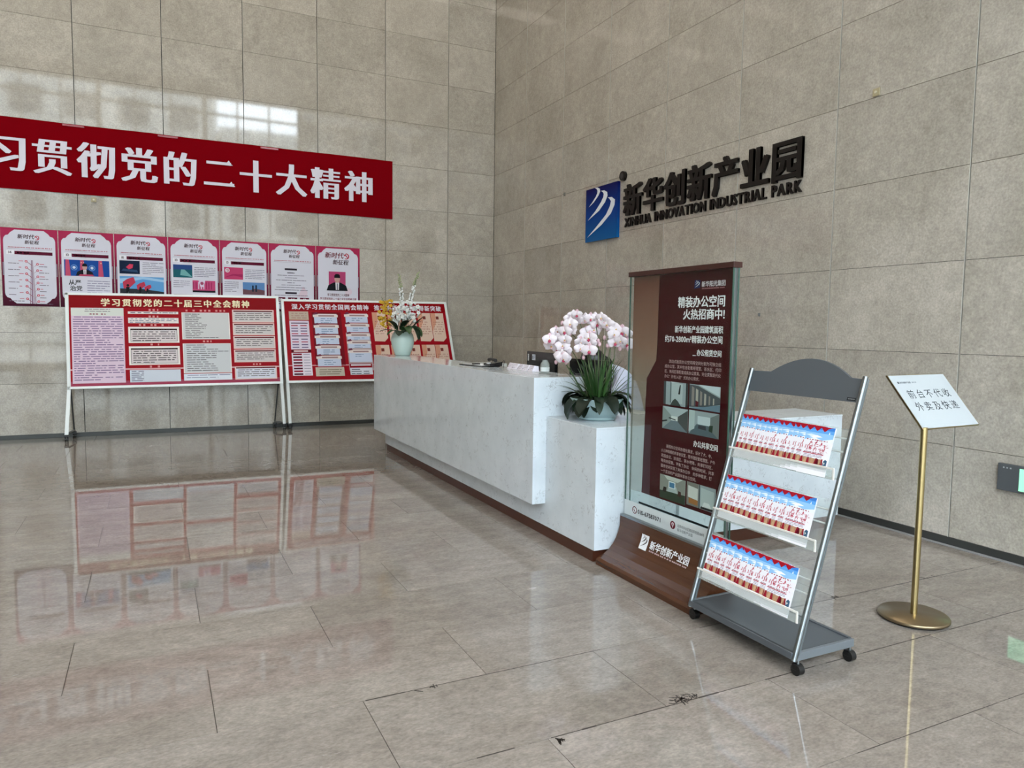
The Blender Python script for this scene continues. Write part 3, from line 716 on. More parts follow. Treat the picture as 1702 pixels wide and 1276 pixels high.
b.build('wall_hook', label='tiny grey hook on the right wall left of the blue plate', cat='hook').location = (0, -2.12, 3.05)

# low level exit sign
ex = empty('exit_sign', (0, -7.75, .515), label='dark grey low exit sign with green lit field on the right wall', cat='exit sign')
b = MB(); b.box((-.028, -.26, -.082), (-.001, .262, .082), mat('dark_grey_casing', '4c4f52', .35), bev=.003); b.build('casing', ex)
b = MB(); b.box((-.0305, -.24, -.068), (-.027, .135, .066), mat('green_lit_field', '8fe0b4', .4, emit=.9)); b.build('light_field', ex)
s = Sheet(lambda u, v, n: (-.0286-n, .262-u, -.082+v)); s.lines(.03, .09, .146, 1, .01, .009, 'a8abae', 1, 3, False, (.008, .012)); s.build('marking', ex)

# ================================================================== SIGN STAND (glass panel on curved brown base)
Y0, SX = -6.59, -2.15
st = empty('sign_stand', (-2.2, -7.01, 0), label='glass poster stand with maroon leasing advert on curved brown base at desk end', cat='sign stand')
prof = [(-2.345, .0), (-2.348, .030), (-2.335, .043)]
cv = [(-2.335, .043), (-2.295, .058), (-2.262, .080), (-2.232, .112), (-2.210, .145), (-2.194, .182), (-2.185, .215), (-2.181, .282)]
prof += cv[1:]+[(-2.10, .282), (-2.09, .15), (-2.07, 0)]
b = MB(); b.prism([(x, Y0, z) for x, z in prof], (0, -.845, 0), M_BROWN); put(b, 'curved_base', st)
b = MB(); b.box((-2.182, Y0-.845, .276), (-2.11, Y0, .288), M_CHROME); put(b, 'panel_clamp', st)
b = MB(); b.box((SX-.004, Y0-.845, .286), (SX+.002, Y0, 1.705), M_GLASS); put(b, 'glass_panel', st)
b = MB(); b.box((SX+.028, Y0-.845, .286), (SX+.034, Y0, 1.705), M_GLASS); put(b, 'glass_panel', st)
b = MB(); b.box((SX-.012, Y0-.852, 1.684), (SX+.044, Y0+.008, 1.712), mat('dark_brown_rail', '3a1c16', .3), bev=.003); put(b, 'top_rail', st)
for yy in (Y0-.003, Y0-.842):
    for xx in (SX-.0045, SX+.0275):
        b = MB(); b.box((xx, yy-.003, .286), (xx+.007, yy+.003, 1.69), M_GEDGE); put(b, 'panel_edge', st)
b = MB(); b.box((SX+.006, Y0-.838, .286), (SX+.026, Y0-.834, 1.69), M_CHROME); put(b, 'side_post', st)
def PS(u, v, n): return (SX+.024-n, Y0-u, v)
s = Sheet(PS)
def tint(name, c, op):
    return clear(name, c, op, .3)
MARC = ink('3a040c', .5)
for sgn in (0,):
    s.q([(.813, 1.684), (.239, 1.684), (.234, 1.30), (.229, 1.21)], MARC, 0); s.q([(.813, 1.684), (.229, 1.21), (.146, 1.105), (.126, .437), (.813, .437)], MARC, 0)
gt = grad('brown_film', [(0, 'a8968a'), (.35, '9a8878'), (.7, '8a6452'), (1, '6e4236')], 2, .8, 1.69)
def film():
    m = bpy.data.materials.new('brown_gradient_film'); m.use_nodes = True; m.node_tree.nodes.clear(); L = m.node_tree.links
    out = N(m, 'ShaderNodeOutputMaterial'); tr = N(m, 'ShaderNodeBsdfTransparent'); df = N(m, 'ShaderNodeBsdfDiffuse')
    geo = N(m, 'ShaderNodeNewGeometry'); sp = N(m, 'ShaderNodeSeparateXYZ'); L.new(geo.outputs['Position'], sp.inputs[0])
    mr = N(m, 'ShaderNodeMapRange'); mr.inputs['From Min'].default_value = .75; mr.inputs['From Max'].default_value = 1.65; L.new(sp.outputs[2], mr.inputs[0])
    c = ramp(m, mr.outputs[0], [(0, lin('9c9690')), (.3, lin('93806f')), (.6, lin('87604d')), (1, lin('6e4133'))]); L.new(c, df.inputs[0])
    fa = ramp(m, mr.outputs[0], [(0, (.42, .42, .42)), (.35, (.6, .6, .6)), (.6, (.85, .85, .85)), (1, (.92, .92, .92))])
    mx = N(m, 'ShaderNodeMixShader'); L.new(fa, mx.inputs[0]); L.new(tr.outputs[0], mx.inputs[1]); L.new(df.outputs[0], mx.inputs[2]); L.new(mx.outputs[0], out.inputs[0])
    return m
FILM = film()
s.q([(.0, 1.684), (.0, .43), (.126, .437), (.146, 1.105), (.229, 1.21), (.234, 1.30), (.239, 1.684)], FILM, -2)
# logo and titles
s.q([(.53, 1.596), (.575, 1.60), (.578, 1.638), (.535, 1.64)], '14285c', 1)
swooshes(lambda a, b_: (.532+a*.044, 1.598+b_*.04), s, ink('e4e8f0'), 2)
s.text('新华阳光集团', .588, 1.605, .031, 'd8d0d4', bold=1, fit=.175); s.lines(.588, .762, 1.597, 1, .01, .006, '9a6a6c', 2, 1, False, (.006, .01))
WHT2 = ink('f2f0f2', .3)
s.text('精装办公空间', .766, 1.505, .062, WHT2, bold=1, align='r', fit=.362, thick=(0, .02)); s.text('火热招商中!', .766, 1.442, .058, WHT2, bold=1, align='r', fit=.318, thick=(0, .02))
s.text('新华创新产业园建筑面积', .757, 1.370, .040, WHT2, bold=1, align='r', fit=.372); s.text('约70-2800m²精装办公空间', .757, 1.318, .042, WHT2, bold=1, align='r', fit=.455)
s.text('办公租赁空间', .752, 1.252, .036, WHT2, bold=1, align='r', fit=.185); s.rect(.535, 1.248, .56, 1.252, 'd8d0d4', 2)
BT = ink('c8a8a8')
for k, tx in enumerate(('流动式租赁办公空间将空间分割为可独立组', '成办公室，其中包含配套经理室、茶水区、打印', '区、休闲区等配套成高办公家具。完全实现现代化', '办公“拎包入驻”式的办公需求。')):
    s.text(tx, .342 if k == 0 else .307, 1.203-k*.0275, .021, BT, fit={0: .41, 1: .447, 2: .445, 3: .30}[k])
def photo(u0, v0, u1, v1, kind):
    W, H = u1-u0, v1-v0
    q = lambda pts, c, lay: s.q([(u0+a*W, v0+b_*H) for a, b_ in pts], c, lay)
    q([(0, 0), (1, 0), (1, 1), (0, 1)], '9aa6aa', 1)
    if kind == 0:
        q([(0, 0), (.1, 0), (.1, 1), (0, 1)], '3a4448', 2); q([(.28, .1), (.33, .1), (.33, 1), (.28, 1)], '5c6a6e', 2); q([(.33, .1), (.8, .1), (.8, .95), (.33, .98)], 'b4c0c2', 2)
        q([(.3, 0), (.75, 0), (.62, .2), (.5, .3), (.4, .2)], '3a4644', 3); q([(.62, .5), (.7, .5), (.72, .9), (.68, .9)], '1c2426', 3); q([(.93, 0), (1, 0), (1, 1), (.93, 1)], '2c3438', 2); q([(.3, .98), (.42, .98), (.7, 1), (.3, 1)], 'e4ecec', 3)
    if kind == 1:
        q([(0, 0), (1, 0), (1, .28), (.45, .12)], '6c8494', 2); q([(0, .05), (.5, .12), (1, .3), (1, .55), (.3, .95), (0, .98)], '4e555a', 2)
        for k in range(6): q([(.08+k*.14, .1+k*.03), (.17+k*.13, .12+k*.03), (.17+k*.13, .86-k*.07), (.08+k*.14, .92-k*.08)], ('8c8580', 'b0aaa0')[k % 2], 3)
        q([(.3, 1), (1, 1), (1, .6)], 'c8d6dc', 3); q([(.22, .1), (.3, .1), (.32, .3), (.22, .35)], '5a1c24', 4)
    if kind == 2:
        q([(0, 0), (1, 0), (.65, .45), (.35, .45)], '6a7880', 2); q([(0, 1), (1, 1), (.65, .6), (.4, .6)], 'b0bcc0', 2); q([(0, 0), (.35, .4), (.35, .62), (0, 1)], '8e9a98', 3); q([(1, 0), (.62, .4), (.62, .62), (1, .95)], '4a4e4e', 3)
        q([(.36, .42), (.62, .42), (.62, .62), (.36, .62)], 'd6dcd8', 4); q([(.25, .5), (.55, .44), (.55, .48), (.28, .54)], '15191b', 5); q([(0, .28), (.2, .36), (.2, .42), (0, .36)], '22282a', 5)
    if kind == 3:
        q([(0, 0), (1, 0), (.8, .5), (.3, .5)], '54646c', 2); q([(.0, .1), (.2, .25), (.2, 1), (0, 1)], 'b4c2c2', 3); q([(1, 0), (.72, .3), (.72, .8), (1, 1)], '707878', 3); q([(.3, .45), (.72, .45), (.72, .8), (.3, .8)], 'c6d2d6', 3)
        q([(.68, .25), (.8, .2), (.82, .5), (.7, .48)], '26382c', 4); q([(.32, .28), (.6, .25), (.58, .42), (.34, .42)], '383c44', 4)
    if kind == 4:
        q([(0, 0), (1, 0), (1, .38), (0, .32)], '2c3a2c', 2); q([(0, .32), (1, .38), (1, 1), (0, 1)], '8a8c84', 2); q([(.15, 1), (.9, 1), (.7, .82), (.3, .84)], 'c0c4bc', 3); q([(.3, .35), (.72, .36), (.66, .62), (.36, .6)], 'aab4b4', 3)
        q([(.36, .52), (.62, .52), (.62, .8), (.36, .8)], 'e0e8ea', 4); q([(.39, .55), (.59, .55), (.59, .76), (.39, .76)], '4a7aa0', 5); q([(.12, .3), (.26, .28), (.28, .5), (.16, .5)], '26201e', 4); q([(.72, .28), (.86, .26), (.84, .48), (.74, .5)], '3a2420', 4)
    if kind == 5:
        q([(0, 0), (.42, 0), (.42, 1), (0, 1)], '7c7a74', 2); q([(.05, .35), (.4, .3), (.4, .8), (.05, .85)], 'd0d2cc', 3); q([(.08, .1), (.4, .08), (.4, .3), (.08, .33)], '9c6838', 3); q([(.44, 0), (.47, 0), (.47, 1), (.44, 1)], '14181a', 4)
        q([(.5, .05), (.95, .05), (.95, .85), (.5, .9)], 'b8c4c4', 3); q([(.55, .08), (.88, .1), (.8, .32), (.62, .32)], 'dce2e0', 4); q([(.5, .02), (.95, .02), (.92, .12), (.52, .12)], '20282c', 4)
photo(.305, .973, .505, 1.10, 0); photo(.52, .973, .753, 1.10, 1); photo(.302, .838, .512, .962, 2); photo(.523, .838, .75, .964, 3)
s.text('办公共享空间', .749, .777, .036, WHT2, bold=1, align='r', fit=.185)
for k, tx in enumerate(('按照办公空间合理化需求，设计了大、中、', '小三种规模的共享会议室，图书馆配套经理室、户外', '花园会议、洽谈区、茶水吧等。共享打印区、', '等商务配套。平衡了办公与休闲的时间，共享', '服务空间实现了共享办公中心的多种需求，打造', '一个互动的产业园共享办公空间。')):
    s.text(tx, .341 if k == 0 else .298, .735-k*.0285, .021, BT, fit=(.38, .435, .432, .43, .435, .31)[k])
photo(.295, .448, .512, .58, 4); photo(.524, .458, .745, .582, 5)
s.build('poster_print', None); ob = C.objects['poster_print']; ob.parent = st; ob.matrix_parent_inverse = Matrix.Translation(-st.location); ob['label'] = 'maroon advert print with white text and room photos'
s = Sheet(lambda u, v, n: (SX-.006-n, Y0-u, v))
s.rect(.003, .287, .842, .376, ink('c4cccd', .25), 0); s.rect(.141, .379, .742, .391, '10181a', 0)  # black bar above the strip: darkness of a recess painted as flat colour
s.disc(.105, .331, .022, '5a1420', 1); s.disc(.105, .331, .016, 'd6dcdc', 1.4); s.q([(.098, .339), (.103, .341), (.104, .333), (.108, .327), (.113, .325), (.111, .320), (.104, .322), (.097, .331)], '5a1420', 2)
s.text('010-67587071', .137, .318, .034, '1a1014', bold=1, fit=.212, thick=(0, .02))
s.disc(.453, .330, .022, '5a1420', 1); s.disc(.453, .334, .010, 'e4d4d8', 2); s.q([(.444, .331), (.462, .331), (.453, .314)], 'e4d4d8', 2); s.disc(.453, .335, .004, '5a1420', 3)
s.text('北京市丰台区南四环西路188号', .492, .330, .019, '34383a', fit=.212); s.text('新华创新产业园', .492, .307, .019, '34383a', fit=.125)
ob = s.build('address_strip', st, label='white printed strip with phone number and address'); ob.matrix_parent_inverse = Matrix.Translation(-st.location)
# logo lettering on the cove (follows the curve)
def cove(v):                                       # arc length-ish: z -> x on the curve
    for (x0, z0), (x1, z1) in zip(cv, cv[1:]):
        if z0 <= v <= z1: return x0+(x1-x0)*(v-z0)/(z1-z0)
    return cv[-1][0]
s = Sheet(lambda u, v, n: (cove(v)-.0015-n, Y0-u, v+n*.5))
WC = ink('e4e6e8', .3)
for k in range(8): s.rect(.225, .146+k*.01, .292, .156+k*.01, WC, 1)
swooshes(lambda a, b_: (.227+a*.06, .15+b_*.072), s, ink('2a1a14'), 2.5)
s.text('新华创新产业园', .312, .168, .048, WC, bold=1, fit=.332, thick=(0, .015)); s.lines(.312, .635, .158, 1, .01, .007, 'b89a98', 1, 2, False, (.008, .014))
ob = s.build('base_lettering', st, label='white logo lettering on the brown base'); ob.matrix_parent_inverse = Matrix.Translation(-st.location)

# ================================================================== BROCHURE RACK
def RXZ(z): return -2.3775+.2975*(z-.057)          # front plane of the posts
YL, YR = -7.46, -8.09
rk = empty('brochure_rack', (-2.2, -7.775, 0), label='grey and silver wheeled brochure rack with arched top panel and three shelves', cat='brochure rack')
for y in (YL, YR):
    b = MB(); b.tube([(RXZ(.062), y, .062), (RXZ(1.2), y, 1.2)], .0115, M_CHROME, 12)
    b.tube([(RXZ(.085)+.012, y+(.0), .085), (RXZ(1.19)+.012, y, 1.19)], .010, mat('grey_post_channel', '70787c', .4, .6), 8)  # thinner grey channel just behind the post tube
    put(b, 'post', rk)
b = MB(); pts = []
def yz(t): return YL-.012+(YR+.012-(YL-.012))*t
prf = [(0, 1.094), (1, 1.094), (1, 1.190), (.90, 1.192)]+[(.90-.72*i/12, 1.192+.07*(1-(i/6-1)**2)) for i in range(1, 12)]+[(.18, 1.192), (0, 1.190)]
b.prism([(RXZ(z)+.002, yz(t), z) for t, z in prf], (.012, 0, 0), M_GREY); put(b, 'header_panel', rk)
s = Sheet(lambda u, v, n: (RXZ(v)+.001-n, YR+.012+u, v)); s.rect(.008, 1.099, .05, 1.112, '2c2e30', 1); s.lines(.012, .046, 1.108, 1, .01, .004, '8a8c8e', 2, 1, False, (.004, .006)); put(s, 'maker_plate', rk)
b = MB(); b.box((-2.375, YR+.01, .083), (-2.05, YL-.01, .095), M_GREY); b.box((-2.385, YR+.005, .068), (-2.37, YL-.005, .095), M_GREY); b.box((-2.055, YR+.005, .07), (-2.04, YL-.005, .1), M_GREY); put(b, 'base_tray', rk)
for y in (YL, YR):
    b = MB(); b.box((-2.375, y-.008, .062), (-2.035, y+.008, .096), mat('silver_side_rail', '7d848a', .35, .5), bev=.002); put(b, 'side_rail', rk)
for x in (-2.352, -2.05):
    for y in (YL-.005, YR-.0):
        b = MB(); b.tube([(x, y, .045), (x, y, .066)], .006, M_CHROME, 8)
        b.tube([(x-.014, y, .024), (x+.014, y, .024)], .024, M_BLACK, 16); b.box((x-.016, y-.012, .02), (x+.016, y+.020, .047), M_BLACK, bev=.005)
        put(b, 'caster', rk)
SH = [(.828, 13, .0335), (.540, 11, .0395), (.256, 10, .0435)]
slope = Vector((.2975, 0, 1)).normalized()
for zl, n_, pt in SH:
    zb = zl-.048; b = MB(); y0, y1 = YL-.014, YR+.014
    xf = RXZ(zl)-.034
    def qd(pl, m, th): 
        b.prism(pl, th, m)
    b.prism([(xf, y0, zb), (xf, y0, zl), (xf, y1, zl), (xf, y1, zb)], (.0025, 0, 0), M_ACRYL)
    b.box((xf-.0015, y1, zl-.006), (xf+.004, y0, zl+.001), mat('white_acrylic_edge', 'e2e0da', .3)); b.box((xf, y1, zb-.001), (xf+.04, y0, zb+.0015), M_ACRYL)
    b.box((xf-.001, y1-.002, zb), (xf+.003, y1+.006, zl), mat('white_acrylic_edge', 'e2e0da', .3))
    put(b, 'tray', rk, label='clear acrylic brochure tray')
    b = MB(); b0 = RXZ(zb)+.004; z2 = zb+.205
    b.prism([(RXZ(zb)+.003, y0, zb), (RXZ(z2)+.003, y0, z2), (RXZ(z2)+.003, y1, z2), (RXZ(zb)+.003, y1, zb)], (.0025, 0, 0), M_ACRYLT); put(b, 'back_plate', rk, label='clear acrylic back plate')
    for z in (zb+.11, zb+.165):
        b = MB(); b.tube([(RXZ(z)+.008, YL, z), (RXZ(z)+.008, YR, z)], .004, mat('white_rod', 'd8dad8', .3), 8); put(b, 'crossbar', rk)
# brochure prototype: origin bottom-left of the front face, y runs to the right (-Y world)
def brochure_mesh():
    W, H = .147, .208
    cvv = lambda v: .040+v*.8077 if v > 0 else 0
    s = Sheet(lambda u, v, n: (.2975*cvv(v)/1.0433-n*.9585, -u, cvv(v)/1.0433+n*.285))
    b = MB()
    s.add([(.2975*v/1.0433+t, -u, v/1.0433) for t in (0, .0012) for u, v in ((0, 0), (W, 0), (W, H), (0, H))], [(0, 3, 2, 1), (4, 5, 6, 7), (0, 1, 5, 4), (1, 2, 6, 5), (2, 3, 7, 6), (3, 0, 4, 7)], ink('e8e6ec'))
    s.rect(.0, .128, W, .172, '8fbfe8', .2); s.rect(0, .172, W, .190, '5f9fe0', .2); s.rect(0, .190, W, H, '3f7fd0', .2); s.q([(0, .128), (.05, .147), (.09, .135), (W, .15), (W, .128)], 'e6ecf6', .4)
    s.q([(0, .155), (.03, .163), (.06, .158), (.03, .152)], 'd6e4f4', .5); s.q([(.02, .148), (.06, .160), (.09, .152), (.05, .144)], 'f0f4fa', .5)
    red = ink('a01828')
    s.rect(0, H-.008, .118, H, red, .6)
    for k in range(3): s.q([(k*.038, H-.007), (k*.038+.036, H-.007), (k*.038+.026, H-.020), (k*.038+.018, H-.027), (k*.038+.010, H-.020)], red, .6)
    s.q([(.115, H-.006), (.135, H-.001), (.115, H)], red, .6)
    s.q([(W-.03, .172), (W-.027, .185), (W-.024, .172)], 'f4f4fa', .6)
    s.lines(.012, .12, .135, 1, .02, .005, 'a04050', 1, 3, False, (.006, .012))
    rr = random.Random(3)                          # two rows of large red brush strokes
    for (u0, v0, n_) in ((.03, .098, 4), (.008, .072, 5)):
        for k in range(n_):
            u = u0+k*.024
            for j in range(8):
                a = rr.uniform(0, .018); c = rr.uniform(0, .020); dx, dz = ((.010, .002), (.002, .012), (.008, -.008))[rr.randrange(3)]
                s.q([(u+a, v0+c), (u+a+.003, v0+c-.001), (u+a+dx+.002, v0+c+dz), (u+a+dx-.001, v0+c+dz+.002)], 'b0304a', 1)
    s.lines(.012, .11, .068, 1, .02, .004, '8a5a68', 1, 4, False, (.006, .014)); s.rect(.01, .058, .115, .0625, 'a83a50', 1)
    s.lines(.014, .11, .054, 3, .007, .003, '9a94a4', 1, 5, True, (.01, .02))
    s.rect(0, .004, .118, .036, 'a88468', .6)
    for u, c in ((.0, '8c1c2c'), (.02, 'c09a78'), (.034, '8a2430'), (.055, 'b48c6c'), (.075, '8c1c2c'), (.082, '5c1420'), (.097, 'b89878'), (.104, '8c1c2c')):
        s.q([(u, .004), (u+.018, .004), (u+.013, .036+.004*(c[0] == '8')), (u+.006, .038)], c, .8)
    s.q([(.122, .004), (.14, .004), (.14, .034), (.13, .04), (.122, .03)], '3c5a74', .8); s.q([(.126, .012), (.132, .02), (.126, .026)], 'e0e0d8', 1)
    s.rect(W-.004, 0, W, H, 'e8e8f0', .9)
    return s.mesh('brochure')
bm_ = brochure_mesh()
words = ('top', 'middle', 'bottom')
ORD = ('first', 'second', 'third', 'fourth', 'fifth', 'sixth', 'seventh', 'eighth', 'ninth', 'tenth', 'eleventh', 'twelfth', 'thirteenth')
for si, (zl, n_, pt) in enumerate(SH):
    zb = zl-.045
    for k in range(n_):
        y = YL-.028-k*pt-(R.uniform(-.006, .006) if 0 < k < n_-1 else 0); d_ = .006+.0017*k
        o = link('brochure', bm_, None, cat='brochure', group='overlapping brochures on the %s shelf of the rack' % words[si],
                 label='overlapped red and blue brochure, %s from the left on the %s rack shelf' % (ORD[k], words[si]))
        if k == n_-1: o['label'] = 'front brochure, fully visible at the right end of the %s rack shelf' % words[si]; 
        o.location = (RXZ(zb)-d_, y, zb+R.uniform(0, .003))

# ================================================================== BRASS NOTICE STAND
PXc, PYc = -1.37, -7.905
ns = empty('notice_stand', (PXc, PYc, 0), label='slim brass floor stand with tilted white notice near the right wall', cat='sign stand')
b = MB(); b.lathe([(0, .006), (.15, .006), (.158, .010), (.158, .018), (.154, .024), (.0, .025)], M_BRASSD, 48); b.build('base_disc', ns)
b = MB(); b.lathe([(0, 0), (.145, 0), (.145, .007), (0, .007)], M_BLACK, 36); b.build('rubber_foot', ns)
b = MB(); b.tube([(0, 0, .02), (0, 0, .935)], .0155, M_BRASS, 20); b.build('pole', ns)
bl, br_, tr_, tl_ = Vector((-1.391, -7.913, .927)), Vector((-.943, -7.906, .928)), Vector((-.947, -7.705, 1.172)), Vector((-1.395, -7.712, 1.171))
nn = (br_-bl).cross(tl_-bl).normalized()
if nn.z < 0: nn = -nn
e1, e2 = (br_-bl), (tl_-bl)
def PN(u, v, n): return tuple(bl+e1*u+e2*v+nn*n-ns.location)
b = MB(); cs = [Vector(PN(u, v, 0)) for u, v in ((0, 0), (1, 0), (1, 1), (0, 1))]; cs += [c-nn*.009 for c in cs]
b.add(cs, [(0, 1, 2, 3), (7, 6, 5, 4), (0, 4, 5, 1), (1, 5, 6, 2), (2, 6, 7, 3), (3, 7, 4, 0)], M_BRASS); b.build('plate', ns)
s = Sheet(lambda u, v, n: PN(u/.448, v/.317, n+.0004))
s.rect(.003, .003, .445, .314, ink('b0b6b9', .3), 0)
gr = 'b4b8b8'
for (u0, v0, u1, v1) in ((.03, .0135, .418, .015), (.03, .302, .418, .3035), (.014, .03, .0155, .287), (.4325, .03, .434, .287)): s.rect(u0, v0, u1, v1, gr, 1)
for cx, cy, a0 in ((.03, .03, 180), (.418, .03, 270), (.418, .287, 0), (.03, .287, 90)):
    for i in range(5):
        a, b_ = math.radians(a0+i*18), math.radians(a0+i*18+18)
        s.q([(cx+.016*math.cos(a), cy+.016*math.sin(a)), (cx+.016*math.cos(b_), cy+.016*math.sin(b_)), (cx+.0145*math.cos(b_), cy+.0145*math.sin(b_)), (cx+.0145*math.cos(a), cy+.0145*math.sin(a))], gr, 1)
s.rect(.04, .263, .052, .275, '4a5054', 1); s.text('新华创新产业园', .056, .264, .012, '6a7074', bold=1); s.lines(.15, .185, .272, 1, .01, .006, '8a9094', 1, 2, False, (.006, .012))
s.text('前台不代收', .224, .178, .055, '3c4044', align='c', fit=.335, sp=.012); s.text('外卖及快递', .224, .105, .055, '3c4044', align='c', fit=.335, sp=.012)
s.build('notice_print', ns, label='white notice with two rows of grey characters')

# ================================================================== THINGS ON THE DESK
# monitors behind the counter
def monitor(loc, rz, w_, h, label, tags=True):
    t = empty('monitor', loc, rz, label=label, cat='monitor')
    b = MB(); b.box((-.012, -w_/2, .09), (.018, w_/2, .09+h), M_BLACKG, bev=.004); b.build('screen_housing', t)
    b = MB(); b.box((-.045, -w_*.22, .13), (-.01, w_*.28, .09+h*.62), mat('grey_vent_cover', '2c2a30', .6), bev=.005)
    for k in range(9): b.box((-.047, -w_*.18+k*w_*.045, .16), (-.044, -w_*.18+k*w_*.045+.006, .09+h*.42), mat('vent_grey', '6a6670', .6))
    b.build('vent_cover', t)
    b = MB(); b.box((-.05, -.03, .01), (-.03, .03, .2), M_BLACK); b.build('stand_neck', t)
    b = MB(); b.box((-.12, -.11, 0), (.08, .11, .012), M_BLACK, bev=.004); b.build('stand_foot', t)
    if tags:
        s = Sheet(lambda u, v, n: (-.0125-n, w_/2-u, .09+v))
        s.rect(.02, h-.085, .05, h-.025, 'd8dce2', 1); s.lines(.024, .046, h-.035, 4, .012, .004, '9a9eaa', 2, 2); s.build('label_sticker', t)
        s = Sheet(lambda u, v, n: (-.0125-n, w_/2-u, .09+v)); s.rect(.12, h-.075, .19, h-.025, 'd0d6e0', 1); s.rect(.13, h-.065, .145, h-.038, '4a5068', 2); s.lines(.15, .185, h-.035, 3, .013, .005, '7a80a0', 2, 1)
        s.build('label_sticker', t)
monitor((-1.72, -4.62, .805), math.radians(-4), .58, .335, 'black monitor seen from behind with two white stickers, left of the orchids')
monitor((-1.62, -5.28, .765), math.radians(6), .50, .30, 'black monitor seen from behind, partly hidden by the orchid leaves', False)
C.objects['monitor.001'].location.z = .805; C.objects['monitor.001'].location = (-1.60, -5.30, .755)
b = MB(); b.box((-1.75, -5.7, .715), (-1.25, -4.2, .75), mat('worktop_white', 'd5d5d2', .4)); b.box((-1.75, -5.68, .0), (-1.72, -4.22, .715), mat('worktop_white', 'd5d5d2', .4)); put(b, 'worktop', d)
for o in C.objects:
    if o.name.startswith('monitor') and o.parent is None: o.location.z = .806 if o.location.x < -1.75 else .751
C.objects['monitor'].location.x = -1.66
# card stacks on the counter
CZ = 1.061
for k in range(5):
    y = -5.02-k*.098; t = empty('card_box', (-2.12-.018*k*.3, y, CZ), math.radians(-6+3*(k % 2)), label='small white card packet on the counter, number %s from the left in the row' % ('one', 'two', 'three', 'four', 'five')[k], cat='card packet', group='row of white card packets on the counter')
    b = MB(); b.prism([(-.03, 0, 0), (.03, 0, 0), (.025, 0, .04), (-.005, 0, .045)], (0, .088, 0), ink('dedae4')); b.build('packet', t)
    s = Sheet(lambda u, v, n: (-.03+v*.555-n, .088-u, v)); s.lines(.012, .075, .036, 3, .011, .003, 'a49cb0', 1, k, True, (.006, .02)); s.rect(.005, .008, .012, .018, '6a6478', 1); s.build('print', t)
# small glass bottle
t = empty('glass_bottle', (-2.165, -5.60, CZ), label='small clear glass bottle with water beside the white card packets', cat='bottle')
b = MB(); b.lathe([(0, .001), (.03, .001), (.032, .01), (.032, .065), (.026, .078), (.018, .083), (.018, .095)], clear('bottle_glass', 'dfeae8', .25), 24); b.build('glass', t)
b = MB(); b.lathe([(0, .004), (.029, .004), (.029, .055), (0, .055)], clear('bottle_water', 'cfdfe0', .3), 20); b.build('water', t)
b = MB(); b.lathe([(.0325, .015), (.0328, .045)], ink('e2eaec'), 20); b.build('paper_label', t)
# clipboard and handset
t = empty('clipboard', (-2.22, -4.55, CZ), math.radians(8), label='black edged clipboard with white sheet lying on the counter', cat='clipboard')
b = MB(); b.box((-.06, -.16, 0), (.11, .22, .006), M_BLACK, bev=.002); b.build('board', t)
b = MB(); b.box((-.04, -.1, .006), (.10, .19, .009), ink('dcdde0')); b.build('paper_sheet', t)
b = MB(); b.box((-.03, .02, .009), (.03, .06, .02), M_BLACK, bev=.003); b.build('clip', t)
t = empty('desk_phone', (-2.16, -4.70, CZ+.007), math.radians(-5), label='black telephone handset unit with looped cord on the clipboard', cat='telephone')
b = MB(); b.prism([(-.05, -.07, 0), (.06, -.07, 0), (.06, -.07, .035), (-.05, -.07, .018)], (0, .15, 0), M_BLACKG); b.build('body', t)
b = MB(); b.tube([(0, -.07, .045), (0, -.03, .053), (0, .05, .053), (0, .085, .045)], [.016, .011, .011, .016], M_BLACK, 10); b.build('handset', t)
b = MB(); b.box((-.052, -.01, .019), (-.02, .01, .026), ink('e0e0e0')); b.build('key', t)
b = MB(); b.tube([(.05, -.06, .01), (.06, -.10, .05), (.05, -.15, .045), (.02, -.20, .012), (.0, -.25, -.003)], .0025, M_BLACK, 6); b.build('cord', t)

# ---------------- orchid bowl
OX, OY, OZ = -2.107, -6.19, .8055
RV = Vector((.838, -.545, 0)); DV = Vector((.545, .838, 0))
def opos(r, u, dd=0): return RV*r+DV*dd+Vector((0, 0, u))
oc = empty('potted_orchid', (OX, OY, OZ), label='large potted white and pink moth orchids in pale teal bowl on desk end', cat='potted plant')
M_POT = mat('pale_teal_ceramic', '8fa6a8', .3)
b = MB(); b.lathe([(0, 0), (.118, 0), (.124, .004), (.126, .014), (.120, .018), (.132, .024), (.146, .05), (.160, .09), (.170, .128), (.172, .134), (.166, .136), (.160, .128), (.12, .10), (0, .10)], M_POT, 48); b.build('bowl', oc)
b = MB(); b.lathe([(0, .112), (.163, .118)], mat('moss_soil', '2a2a1c', .9), 24); b.build('soil', oc)
def leafmat(name, c, rough=.35): return mat(name, c, rough)
M_L0 = mat('deep_green_leaf', '0f1c12', .5, spec=.25); M_L1, M_L2, M_L3 = mat('dark_leaf', '16281a', .45, spec=.3), leafmat('green_leaf', '2c4a24'), leafmat('mid_leaf', '38582c')
def leaf_strip(b, p0, d0, L_, wd, droop, m, n=8, curl=.25, tip=1.0, up=Vector((0, 0, 1))):
    p_ = Vector(p0); d0 = Vector(d0).normalized(); vv = []; 
    for i in range(n+1):
        t_ = i/n; side = d0.cross(Vector((0, 0, 1)))
        side = side.normalized() if side.length > .01 else Vector((1, 0, 0)); nm = side.cross(d0).normalized()
        wv = wd*(math.sin(PI*min(1, (t_*.92+.08)))**.6)*(1 if t_ < .97 else .15)
        vv += [p_-side*wv+nm*curl*wv, p_, p_+side*wv+nm*curl*wv]
        p_ = p_+d0*(L_/n); d0 = (d0+Vector((0, 0, -droop/n))).normalized()
    ff = []
    for i in range(n):
        a = i*3; ff += [(a, a+1, a+4, a+3), (a+1, a+2, a+5, a+4)]
    b.add(vv, ff, m, True)
rr = random.Random(11)
